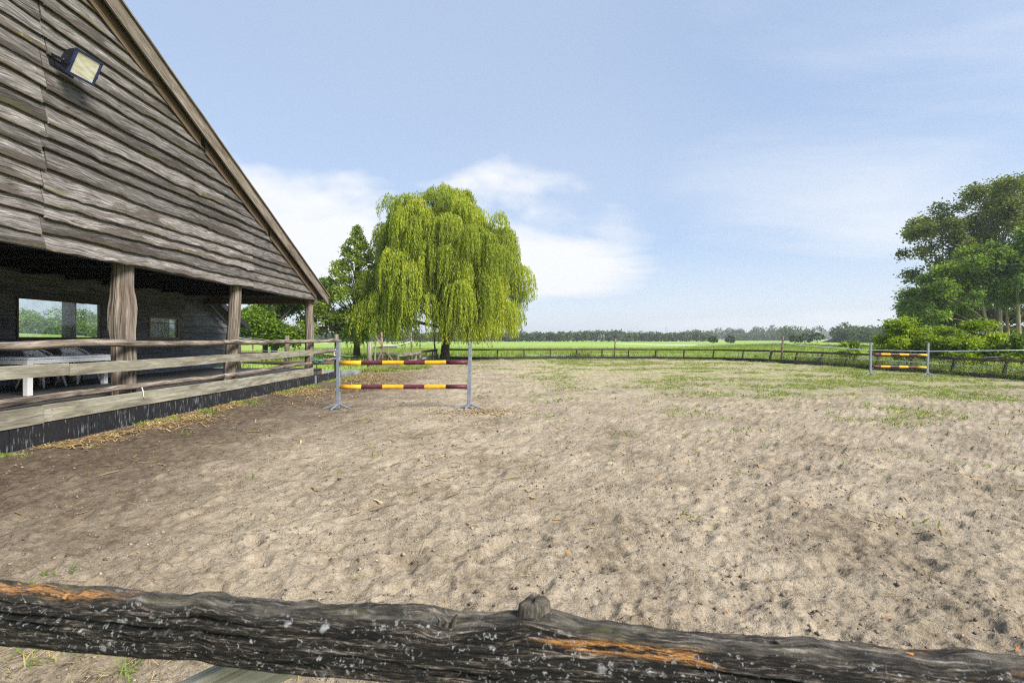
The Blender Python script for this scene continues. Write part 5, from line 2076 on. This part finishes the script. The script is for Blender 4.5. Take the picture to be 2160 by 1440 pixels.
lx, ly = onY(752, 0, 38.6)[0], 38.6
tree('lime_tree', 'conical dark green tree between the barn roof and the willow', 'tree', (lx, ly, 0), 9.8, .26,
     cone_clusters(1.9, 10.45, 4.3, 120, 1, rr=(.65, 1.10), flat=.85, peak=.16), 30000, .19, M['lime'], M['bark'], seed=1, up=.45)
tx = onY(578, 0, 36.0)[0]
tree('maple_tree', 'low broad bright green tree seen under the porch roof', 'tree', (tx, 36.0, 0), 6.0, .28,
     [(math.cos(i * 2.4) * (0.4 + 1.7 * ((i * .37) % 1)), math.sin(i * 2.4) * (0.5 + 2.0 * ((i * .53) % 1)), 1.5 + 3.4 * ((i * .618) % 1), 1.0, 1.1, .8) for i in range(52)], 34000, .22, M['maple'], M['bark'], seed=2)
tree('maple_tree', 'dense green tree behind the middle porch post, farther left', 'tree', (tx - 3.2, 41.0, 0), 6.0, .25,
     [(math.cos(i * 2.4) * (0.5 + 2.2 * ((i * .37) % 1)), math.sin(i * 2.4) * (0.5 + 2.0 * ((i * .53) % 1)), 1.4 + 3.4 * ((i * .618) % 1), .1 + 1.1, 1.2, .8) for i in range(34)], 14000, .26, M['maple'], M['bark'], seed=3)


def spread_clusters(outline, n, seed, d, base, rr, flat, depth, fill=1.0):
    """clusters inside an outline given in photo pixels on the plane at distance d; relative to base"""
    r = np.random.default_rng(seed)
    ol = np.array(outline, float)
    x0, x1 = ol[:, 0].min(), ol[:, 0].max()
    y0, y1 = ol[:, 1].min(), ol[:, 1].max()

    def inside(px, py):
        c = False
        j = len(ol) - 1
        for i in range(len(ol)):
            if (ol[i, 1] > py) != (ol[j, 1] > py) and px < (ol[j, 0] - ol[i, 0]) * (py - ol[i, 1]) / (ol[j, 1] - ol[i, 1]) + ol[i, 0]:
                c = not c
            j = i
        return c
    out = []
    tries = 0
    while len(out) < n and tries < 20000:
        tries += 1
        px, py = r.uniform(x0, x1), r.uniform(y0, y1)
        if not inside(px, py):
            continue
        dd = d + r.uniform(-depth, depth)
        x, zz = (px - CX) / F * d, H - (py - HY) * d / F
        s = r.uniform(*rr)
        c = (x - base[0], dd - base[1], zz - base[2], s * 1.2, s * 1.2, s * flat)
        if all(abs(c[0] - o[0]) + abs(c[2] - o[2]) * 1.5 + abs(c[1] - o[1]) * .6 > s * fill for o in out):
            out.append(c)
    return out


def gz(x, yv):
    return float(terrain(np.array([x]), np.array([yv]))[0])


# tall oak at the right edge
d = 62.0
bxx = (2105 - CX) / F * d
bs = (bxx, d, gz(bxx, d) - .1)
oak_ol = [(1925, 515), (1932, 490), (1960, 470), (1985, 440), (2020, 420), (2050, 395), (2090, 398), (2130, 385), (2170, 372), (2240, 380), (2290, 430), (2310, 520), (2260, 600), (2150, 600), (2080, 560), (2010, 590), (1975, 600), (1945, 575), (1960, 540)]
tree('oak_tree', 'tallest tree at the right edge with an airy spreading crown', 'tree', bs, 14.5, .55, spread_clusters(oak_ol, 170, 5, d, bs, (1.0, 1.7), 1.05, 5.5, .5), 66000, .33, M['oak'], M['bark'], limb_step=2, seed=5, shell=.2, up=.6)

specs = [
    (2090, 52.0, [(1925, 640), (1955, 600), (1990, 575), (2040, 545), (2080, 520), (2110, 560), (2130, 600), (2115, 640), (2060, 635), (2000, 660), (1950, 680), (1920, 660)], 'pale trunked tree leaning left in front of the tall oak', (-2.6, -.3), 9.6, .24, 11),
    (2128, 54.0, [(2050, 560), (2090, 520), (2130, 540), (2175, 530), (2200, 600), (2190, 640), (2120, 640), (2070, 620)], 'leafy tree at the right edge, second of the front row of trunks', (-.8, 0), 8.8, .18, 12),
    (2150, 50.5, [(2110, 520), (2160, 490), (2220, 500), (2250, 600), (2230, 650), (2150, 640), (2110, 600)], 'rightmost tree of the front row, cut by the picture edge', (-.5, 0), 9.5, .22, 13),
    (2052, 55.0, [(1940, 620), (1985, 590), (2040, 600), (2070, 625), (2040, 645), (1990, 665), (1935, 680)], 'slim trunked tree left of the pale leaning tree', (-2.6, 0), 7.6, .15, 14),
    (2030, 57.0, [(1915, 640), (1960, 625), (2000, 640), (2010, 670), (1970, 695), (1925, 690)], 'leftmost slim tree of the right hand group with low branches', (-1.9, 0), 6.6, .13, 15),
]
for (px, d, ol, lab, ln, th, tr_, sd) in specs:
    bxx = (px - CX) / F * d
    bs = (bxx, d, gz(bxx, d))
    tree('edge_tree', lab, 'tree', bs, th, tr_, spread_clusters(ol, 64, sd, d, bs, (.7, 1.2), 1.05, 2.6, .5), 24000, .29, M['sycamore'], M['bark_pale'], 'trees at the right edge', lean=ln, seed=sd, limb_step=6)
# undergrowth behind the trunks
for k, (px, d, w, h_) in enumerate(((1975, 60, 2.6, 3.6), (2030, 64, 3.4, 4.6), (2085, 66, 3.6, 5.0), (2150, 64, 3.6, 4.6))):
    bxx = (px - CX) / F * d
    bs = (bxx, d, gz(bxx, d))
    r_ = np.random.default_rng(60 + k)
    cl_ = [(r_.uniform(-w, w), r_.uniform(-1.5, 1.5), r_.uniform(.3, h_), 1.0, 1.0, .8) for _ in range(26)]
    tree('thicket_shrub', ('dark thicket at the left foot of the right hand trees', 'dark thicket behind the slim trunks', 'dark thicket behind the pale leaning trunk', 'dark thicket at the picture edge behind the trunks')[k], 'shrub', bs, 2.0, .08, cl_, 8000, .34, M['oak'], M['bark'], 'thickets behind the right hand trees', seed=60 + k)


# bright shrubs behind the right fence
def shrub(px, d, w, h_, label, n, leaf, mat, seed, group=None, nm='leafy_shrub'):
    x = (px - CX) / F * d
    bs = (x, d, gz(x, d))
    r_ = np.random.default_rng(seed)
    cl_ = []
    for i in range(26):
        a = r_.random() * 6.283
        f = r_.random() ** .5
        zz = h_ * r_.uniform(.12, .95)
        ww = w * (1 - .55 * (zz / h_) ** 1.6)
        cl_.append((math.cos(a) * ww * f, math.sin(a) * ww * f * .8, zz, .28 * w + .12, .28 * w + .12, .22 * h_ * .8))
    return tree(nm, label, 'shrub', bs, h_ * .6, .05, cl_, n, leaf, mat, M['bark'], group, seed=seed, aspect=.5, shell=.1)


shrub(1912, 29.0, 2.0, 2.75, 'bright green shrub behind the distant jump, left of two large ones', 14000, .17, M['shrub'], 71, 'bright shrubs by the right fence')
shrub(2035, 27.5, 2.0, 2.45, 'bright yellow green shrub right of the distant jump', 14000, .17, M['shrub'], 72, 'bright shrubs by the right fence')
shrub(1793, 29.5, .7, 1.35, 'small bright shrub poking above the fence left of the distant jump', 2200, .15, M['shrub'], 73, 'bright shrubs by the right fence')
shrub(2155, 26.5, 1.0, 1.75, 'green shrub at the picture edge behind the lichen covered rail', 3500, .16, M['sycamore'], 74, 'bright shrubs by the right fence')
shrub(1975, 33.0, 1.8, 2.2, 'darker shrub filling the gap between the two bright shrubs', 5000, .2, M['sycamore'], 75, 'bright shrubs by the right fence')

# round bushes out in the meadow
for k, (px, d, w, h_, lab) in enumerate(((1504, 170, 1.75, 2.9, 'lone round bush in the far meadow, left of a pair'), (1540, 175, 1.75, 2.9, 'lone round bush in the far meadow, right of a pair'),
                                        (1676, 165, 1.8, 3.1, 'leftmost of three round bushes touching in the far meadow'), (1698, 165, 2.1, 3.6, 'middle one of three round bushes touching in the far meadow'), (1724, 163, 2.4, 3.9, 'rightmost and largest of three round bushes touching in the far meadow'))):
    x = (px - CX) / F * d
    r_ = np.random.default_rng(80 + k)
    cl_ = []
    for i in range(30):
        a = r_.random() * 6.283
        u = r_.uniform(-.75, 1)
        q = math.sqrt(1 - u * u)
        cl_.append((math.cos(a) * w * q * .78, math.sin(a) * w * q * .78, h_ / 2 + u * h_ * .42, .42, .42, .4))
    tree('round_bush', lab, 'bush', (x, d, gz(x, d)), h_ * .6, .1, cl_, 2600, .34, M['bush'], M['bark'], 'round bushes in the meadow', seed=80 + k)


# distant woods, masses nobody could count
def wood_line(name, label, segs, leaf, mat, seed, dens=1.0, extra=None):
    """segs: list of (px0, px1, d, h0, h1, depth)"""
    r = np.random.default_rng(seed)
    Ps, Ts = [], []
    for (pa, pb, d, h0, h1, dep) in segs:
        xa, xb = (pa - CX) / F * d, (pb - CX) / F * d
        x = xa
        while x < xb:
            hh = r.uniform(h0, h1) * (.72 + .6 * float(fbm(x * .03, d * .01, 2, 88)))
            w = hh * r.uniform(.34, .55)
            yv = d + r.uniform(0, dep)
            zg = gz(x, yv)
            n = int(170 * dens)
            c = ellip_pts((x, yv, zg + hh * .55), (w, w, hh * .5), n, .45, r)
            n2 = int(60 * dens)
            c2 = ellip_pts((x, yv - w * .3, zg + hh * .22), (w * 1.1, w * .7, hh * .26), n2, .3, r)
            Ps += [c, c2]
            t0 = .32 + .16 * r.normal()
            Ts += [np.clip(t0 + .18 * r.normal(size=n) + .10 * (c[:, 2] - zg) / hh, 0, 1), np.clip(t0 + .12 * r.normal(size=n2), 0, 1)]
            x += w * r.uniform(.40, .75)
    P_ = np.concatenate(Ps)
    T = np.concatenate(Ts)
    V_, F_ = leaf_quads(P_, leaf, .4, .8, r=r)
    o = np_mesh(name, V_, F_, mat, attr={'tint': T})
    tag(o, label, 'woodland', kind='stuff')
    print(name, len(P_))
    return o


wood_line('distant_wood', 'long even line of trees along the far edge of the meadow', [(560, 1090, 300, 4.2, 6.4, 10), (1075, 1330, 300, 4.8, 7.0, 10), (1320, 1500, 310, 4.0, 6.2, 8)], 1.0, M['far_leaf'], 201, 1.0)
wood_line('distant_wood', 'farther and higher woods behind the pair of lone bushes', [(1470, 1670, 520, 8.5, 15.5, 30), (1540, 1660, 470, 5.5, 8.0, 8), (1660, 1700, 540, 8, 13, 20)], 1.6, M['far_leaf'], 202, .9)
wood_line('distant_wood', 'faint blue wood line on the horizon', [(1330, 1790, 1150, 13, 21, 60)], 3.4, M['far_leaf'], 203, .6)
wood_line('distant_wood', 'nearer wood left of the right hand trees', [(1672, 1735, 300, 7, 13.0, 16), (1785, 1960, 230, 6.5, 10.2, 10), (1795, 1850, 250, 7, 10, 10), (1785, 1945, 200, 4.0, 5.5, 6)], .95, M['far_leaf'], 204, 1.2)
wood_line('distant_wood', 'hedge and trees on the rise seen through the barn window', [(-60, 300, 118, 2.6, 4.4, 6), (-60, 320, 140, 3.2, 7.2, 14)], .62, M['sycamore'], 205, 1.3)
wood_line('distant_wood', 'low wood beyond the yard on the left', [(300, 660, 260, 5, 7, 10)], .95, M['far_leaf'], 206, .8)

# brown earth heap far off, two lattice masts
x, d = (1771 - CX) / F * 240, 240.0
eh = MB()
P = []
for i in range(13):
    t = i / 12
    P.append([(-9 + 18 * t, -2 + 4 * j / 6, max(0, 2.3 * math.sin(math.pi * t) ** .7 * math.sin(math.pi * j / 6) * (1 + .25 * math.sin(9 * t + j)))) for j in range(7)])
eh.grid(P, smooth=True)
o = eh.build('earth_heap', M['earth'])
o.location = (x, d, gz(x, d) - .05)
tag(o, 'low brown heap of earth far across the meadow', 'earth heap')
for (px, lab) in ((1405, 'faint lattice mast on the horizon left of the lone bushes'), (1657, 'faint lattice mast on the horizon above the right bend of the fence')):
    d = 1300.0
    x = (px - CX) / F * d
    o = thing('lattice_mast', lab, 'mast', 'masts on the horizon', loc=(x, d, gz(x, d) - .2))
    hh = 36.0
    for sx in (-1, 1):
        for sy in (-1, 1):
            MB().tube([(sx * 2.2, sy * 2.2, 0), (sx * .5, sy * .5, hh)], .22, 5).build('leg', M['mast'], o)
    for k in range(3):
        MB().box((0, 0, hh - 3 - k * 5), (8.5 - k * .8, .4, .4)).build('cross_arm', M['mast'], o)
    for k in range(7):
        w0 = 2.2 - 1.7 * k / 7
        w1 = 2.2 - 1.7 * (k + 1) / 7
        MB().tube([(-w0, -w0, hh * k / 7), (w1, -w1, hh * (k + 1) / 7)], .14, 4).build('brace', M['mast'], o)

# ------------------------------------------------------------------ small vegetation and litter (stuff)
def blades(pos, hgt, w, r, spread=.5):
    """single triangle-like blades: quads tapering to the tip"""
    n = len(pos)
    h_ = hgt * (.5 + r.random(n))
    a = r.random(n) * 2 * np.pi
    tilt = r.normal(0, spread, (n, 2))
    side = np.stack([np.cos(a), np.sin(a), np.zeros(n)], -1) * (w * (.6 + .8 * r.random(n)))[:, None]
    tip = np.stack([tilt[:, 0] * h_, tilt[:, 1] * h_, h_], -1)
    midp = pos + tip * .5 + np.stack([np.zeros(n), np.zeros(n), h_ * .12], -1)
    V_ = np.stack([pos - side * .5, pos + side * .5, midp + side * .4, pos + tip, midp - side * .4], 1).reshape(-1, 3)
    b = np.arange(n)[:, None] * 5
    F1 = np.concatenate([b, b + 1, b + 2, b + 4], 1)
    F2 = np.concatenate([b + 4, b + 2, b + 3, b + 3], 1)
    return V_, F1, F2


def tri_quads(V_, F1, F2):
    T1 = np.concatenate([F1[:, [0, 1, 2]], F1[:, [0, 2, 3]], F2[:, [0, 1, 2]]])
    return V_, T1


def sand_at(x, yv):
    return sand_h(x, yv) * (0.45 + 0.55 * sstep(-7.1, -6.2, x))


def scatter_blades(name, label, cat, x, yv, zfun, hgt, w, mat, seed, spread=.5, per=5, clump=.05, hue=.5):
    r = np.random.default_rng(seed)
    X_ = np.repeat(x, per) + r.normal(0, clump, len(x) * per)
    Y_ = np.repeat(yv, per) + r.normal(0, clump, len(x) * per)
    Z_ = zfun(X_, Y_) - .01
    hs = np.repeat(.55 + .9 * r.random(len(x)), per)
    V_, F1, F2 = blades(np.stack([X_, Y_, Z_], -1), hgt * hs, w, r, spread)
    V_, T_ = tri_quads(V_, F1, F2)
    tn = np.clip(np.repeat(hue + .2 * r.normal(size=len(x)), per) + .12 * r.normal(size=len(X_)), 0, 1)
    o = np_mesh(name, V_, T_, mat, attr={'tint': np.concatenate([tn, tn, tn])})
    tag(o, label, cat, kind='stuff')
    return o


r = np.random.default_rng(300)
# tufts of grass in the sand, thicker away from the barn
N = 60000
yv = 2.2 + 36 * r.random(N) ** .75
x = -5.5 + (x_right(np.clip(yv, 0, 37)) + 5.3) * r.random(N)
mask = fbm(x * .55, yv * .9, 4, 71)
dens = .9 * sstep(.46, .66, mask) * sstep(0, 14, x + .25 * yv) * sstep(3, 12, yv) + .012 * sstep(2.0, 6.0, yv)
keep = r.random(N) < dens * 1.0
keep &= yv < y_back(np.clip(x, -6, 18)) - .2
scatter_blades('grass_tufts', 'sparse green grass tufts growing in the sand', 'grass', x[keep], yv[keep], sand_at, .055, .016, M['grass_blade'], 301, .8, 7, .06, .5)
print('tufts', keep.sum())
tx_ = r.uniform(-2.9, -1.2, 40)
ty_ = r.uniform(2.0, 2.7, 40)
scatter_blades('verge_grass', 'few grass tufts below the foreground rail', 'grass', tx_, ty_, sand_at, .07, .006, M['grass_blade'], 309, .9, 9, .03, .6)
# verge at the foot of the kick boards
N = 1500
yv = 6.2 + 14.5 * r.random(N) ** .9
x = -7.05 + np.abs(r.normal(0, .16 + .015 * yv, N))
keep = fbm(x * 1.5, yv * 1.4, 3, 75) > .60 - .012 * (yv - 10)
scatter_blades('verge_grass', 'short grass at the foot of the black kick boards', 'grass', x[keep], yv[keep], sand_at, .035, .016, M['grass_blade'], 302, .7, 9, .05, .62)
# grass patch round the gate and the yard edge
N = 2600
yv = 23.6 + 3.6 * r.random(N)
x = -7.3 + 1.9 * r.random(N) ** 1.3 * (1 + .15 * (yv - 23.6))
keep = fbm(x * 1.3, yv * 1.3, 3, 77) > .46
scatter_blades('verge_grass', 'bright grass and weeds round the foot of the wooden gate', 'grass', x[keep], yv[keep], sand_at, .13, .018, M['grass_blade'], 303, .6, 8, .08, .7)
# meadow grass just beyond the fences
N = 26000
yv = 19 + 62 * r.random(N) ** .8
x = -34 + 80 * r.random(N)
ins = (x > -7.9) & (x < x_right(np.clip(yv, -3, 38)) + .25) & (yv < y_back(np.clip(x, -6, 18)) + .35)
pav = (x < -7.2) & (x > -15.2) & (yv < 25.3)
keep = ~ins & ~pav
scatter_blades('meadow_grass', 'tall meadow grass beyond the fences', 'grass', x[keep], yv[keep], terrain, .26, .030, M['grass_blade'], 304, .45, 4, .22, .55)
# rank weeds along the far and right fences
sx, sy = [], []
for s in np.arange(4, s_right_end, .03):
    p = back_at(s)
    ta = back_at(s + .3) - back_at(s - .3)
    ta /= np.linalg.norm(ta)
    o_ = np.array([-ta[1], ta[0]])
    dn = .15 + .85 * sstep(24, 32, s)
    if vnoise(np.array([s * .35]), np.array([3.0]))[0] > .62:
        dn = max(dn, .75)
    if r.random() < dn:
        q = p + o_ * (.12 + abs(r.normal(0, .55)))
        if s > s_far_end + 4 and r.random() < .22:
            q = p - o_ * (.08 + abs(r.normal(0, .10)))
        sx.append(q[0])
        sy.append(q[1])
sx, sy = np.array(sx), np.array(sy)


def weed_z(x_, y_):
    return np.maximum(terrain(x_, y_), -.03)


rw = np.random.default_rng(305)
per = 46
hw = np.repeat(.25 + .55 * rw.random(len(sx)) ** 1.2, per)
tq = rw.random(len(sx) * per)
wx_ = np.repeat(sx, per) + rw.normal(0, .09, len(hw)) * (1.2 - .6 * tq)
wy_ = np.repeat(sy, per) + rw.normal(0, .09, len(hw)) * (1.2 - .6 * tq)
wz_ = weed_z(wx_, wy_) + hw * tq
V_, F_ = leaf_quads(np.stack([wx_, wy_, wz_], -1), .075, .35, .5, r=rw)
tt_ = np.clip(np.repeat(.42 + .2 * rw.normal(size=len(sx)), per) + .15 * rw.normal(size=len(hw)) + .15 * (tq - .5), 0, 1)
tag(np_mesh('fence_weeds', V_, F_, M['weed'], attr={'tint': tt_}), 'rank nettles and seeding weeds along the fence', 'weeds', kind='stuff')
# straw scattered along the porch and in the middle by the yard
N = 17000
yv = 7.0 + 17 * r.random(N) ** .85
x = -7.0 + np.abs(r.normal(0, .35 + .10 * np.clip(yv - 8, 0, 12), N))
kp = fbm(x * .9, yv * .7, 3, 79) > .47
x, yv = x[kp], yv[kp]
N2 = 420
x2 = r.uniform(-5.5, 5.5, N2)
y2_ = .9 + 9 * r.random(N2) ** 1.3
x2 = np.where(r.random(N2) < .3, r.uniform(-1.6, -.3, N2), x2)
x = np.concatenate([x, x2, r.uniform(-2.9, -.9, 420)])
yv = np.concatenate([yv, y2_, r.uniform(1.9, 2.75, 420)])
hx, hy = G(1010, 868)
x = np.concatenate([x, hx + r.normal(0, .55, 420)])
yv = np.concatenate([yv, hy + r.normal(0, .28, 420)])
n = len(x)
L = np.where(yv < 3, .07, .12) * (.4 + 1.2 * r.random(n))
w = np.where(yv < 4, .0016, .009)
a = r.random(n) * 2 * np.pi
z0 = sand_at(x, yv) + .012
dx_, dy_ = np.cos(a) * L, np.sin(a) * L
z1 = sand_at(x + dx_, yv + dy_) + .010 + .02 * r.random(n) * (L > .1)
nx_, ny_ = -np.sin(a) * w, np.cos(a) * w
V_ = np.stack([np.stack([x - nx_, yv - ny_, z0], -1), np.stack([x + nx_, yv + ny_, z0 + .001], -1), np.stack([x + dx_ + nx_, yv + dy_ + ny_, z1], -1), np.stack([x + dx_ - nx_, yv + dy_ - ny_, z1 - .001], -1)], 1).reshape(-1, 3)
tag(np_mesh('straw', V_, np.arange(4 * n).reshape(n, 4), M['straw'], attr={'tint': np.clip(.45 + .3 * r.normal(size=n), 0, 1)}), 'loose straw strewn on the sand along the porch', 'straw', kind='stuff')
# dead leaves and small stones
N = 260
yv = .9 + 12 * r.random(N) ** 1.5
x = r.uniform(-1, 1, N) * (yv + .6) * 1.05
x = np.clip(x, -6.9, 15)
p = np.stack([x, yv, sand_at(x, yv) + .008], -1)
V_, F_ = leaf_quads(p, .035, .95, .5, r=r)
tag(np_mesh('fallen_leaves', V_, F_, M['litter'], attr={'tint': np.clip(r.random(N), 0, 1) ** 1.6}), 'a few fallen brown and yellow leaves on the sand', 'leaves', kind='stuff')
N = 1500
yv = 1.7 + 13 * r.random(N) ** 1.6
x = np.clip(r.uniform(-1, 1, N) * (yv + .6) * 1.1, -6.9, 16)
sz = .003 + .006 * r.random(N) ** 2
c = np.stack([x, yv, sand_at(x, yv) + .002], -1)
oc = np.array([[1, 0, 0], [0, 1, 0], [-1, 0, 0], [0, -1, 0], [0, 0, .8], [0, 0, -.8]])
V_ = (c[:, None] + oc[None] * sz[:, None, None] * (1 + .3 * r.normal(size=(N, 6, 1)))).reshape(-1, 3)
tf = np.array([[0, 1, 4], [1, 2, 4], [2, 3, 4], [3, 0, 4], [1, 0, 5], [2, 1, 5], [3, 2, 5], [0, 3, 5]])
T_ = (np.arange(N)[:, None, None] * 6 + tf[None]).reshape(-1, 3)
tag(np_mesh('small_stones', V_, T_, M['pebble'], attr={'tint': np.repeat(r.random(N) ** 1.3, 8)}), 'tiny stones and crumbs lying in the sand', 'stones', kind='stuff')

# ------------------------------------------------------------------ haze
hzb = MB().box((0, 0, 24), (12000, 12000, 56))
hm = bpy.data.materials.new('haze_air')
hm.use_nodes = True
ht = hm.node_tree
for n_ in list(ht.nodes):
    ht.nodes.remove(n_)
pvn = ht.nodes.new('ShaderNodeVolumePrincipled')
pvn.inputs['Color'].default_value = (0.94, 0.97, 1.0, 1)
pvn.inputs['Density'].default_value = 0.00042
pvn.inputs['Anisotropy'].default_value = 0.2
hout = ht.nodes.new('ShaderNodeOutputMaterial')
ht.links.new(pvn.outputs[0], hout.inputs['Volume'])
hz_o = hzb.build('haze', hm)
tag(hz_o, 'thin pale haze hanging over the far meadow', 'haze', kind='stuff')

N = 16000
yv = .85 + 13 * r.random(N) ** 1.7
x = np.clip(r.uniform(-1, 1, N) * (yv + .6) * 1.1, -6.95, 16)
kp = fbm(x * 2.1, yv * 2.1, 3, 91) > .44
x, yv = x[kp], yv[kp]
N = len(x)
sz = (.0035 + .011 * r.random(N) ** 3) * (1 + .05 * yv)
c = np.stack([x, yv, sand_at(x, yv) + .3 * sz], -1)
V_ = (c[:, None] + oc[None] * sz[:, None, None] * (1 + .35 * r.normal(size=(N, 6, 1)))).reshape(-1, 3)
T_ = (np.arange(N)[:, None, None] * 6 + tf[None]).reshape(-1, 3)
M['crumb'] = leaf_mat('soil_crumb', (0.075, 0.055, 0.040), (0.24, 0.19, 0.14), 0.0, (0.36, 0.30, 0.22))
tag(np_mesh('soil_crumbs', V_, T_, M['crumb'], attr={'tint': np.repeat(r.random(N), 8)}), 'crumbs and clods of loose soil on the sand', 'soil', kind='stuff')

tri = 0
for o in bpy.data.objects:
    if o.type == 'MESH':
        tri += sum(len(p_.vertices) - 2 for p_ in o.data.polygons) if len(o.data.polygons) < 3000 else len(o.data.polygons) * 2
print('triangles about', tri, 'objects', len(bpy.data.objects))
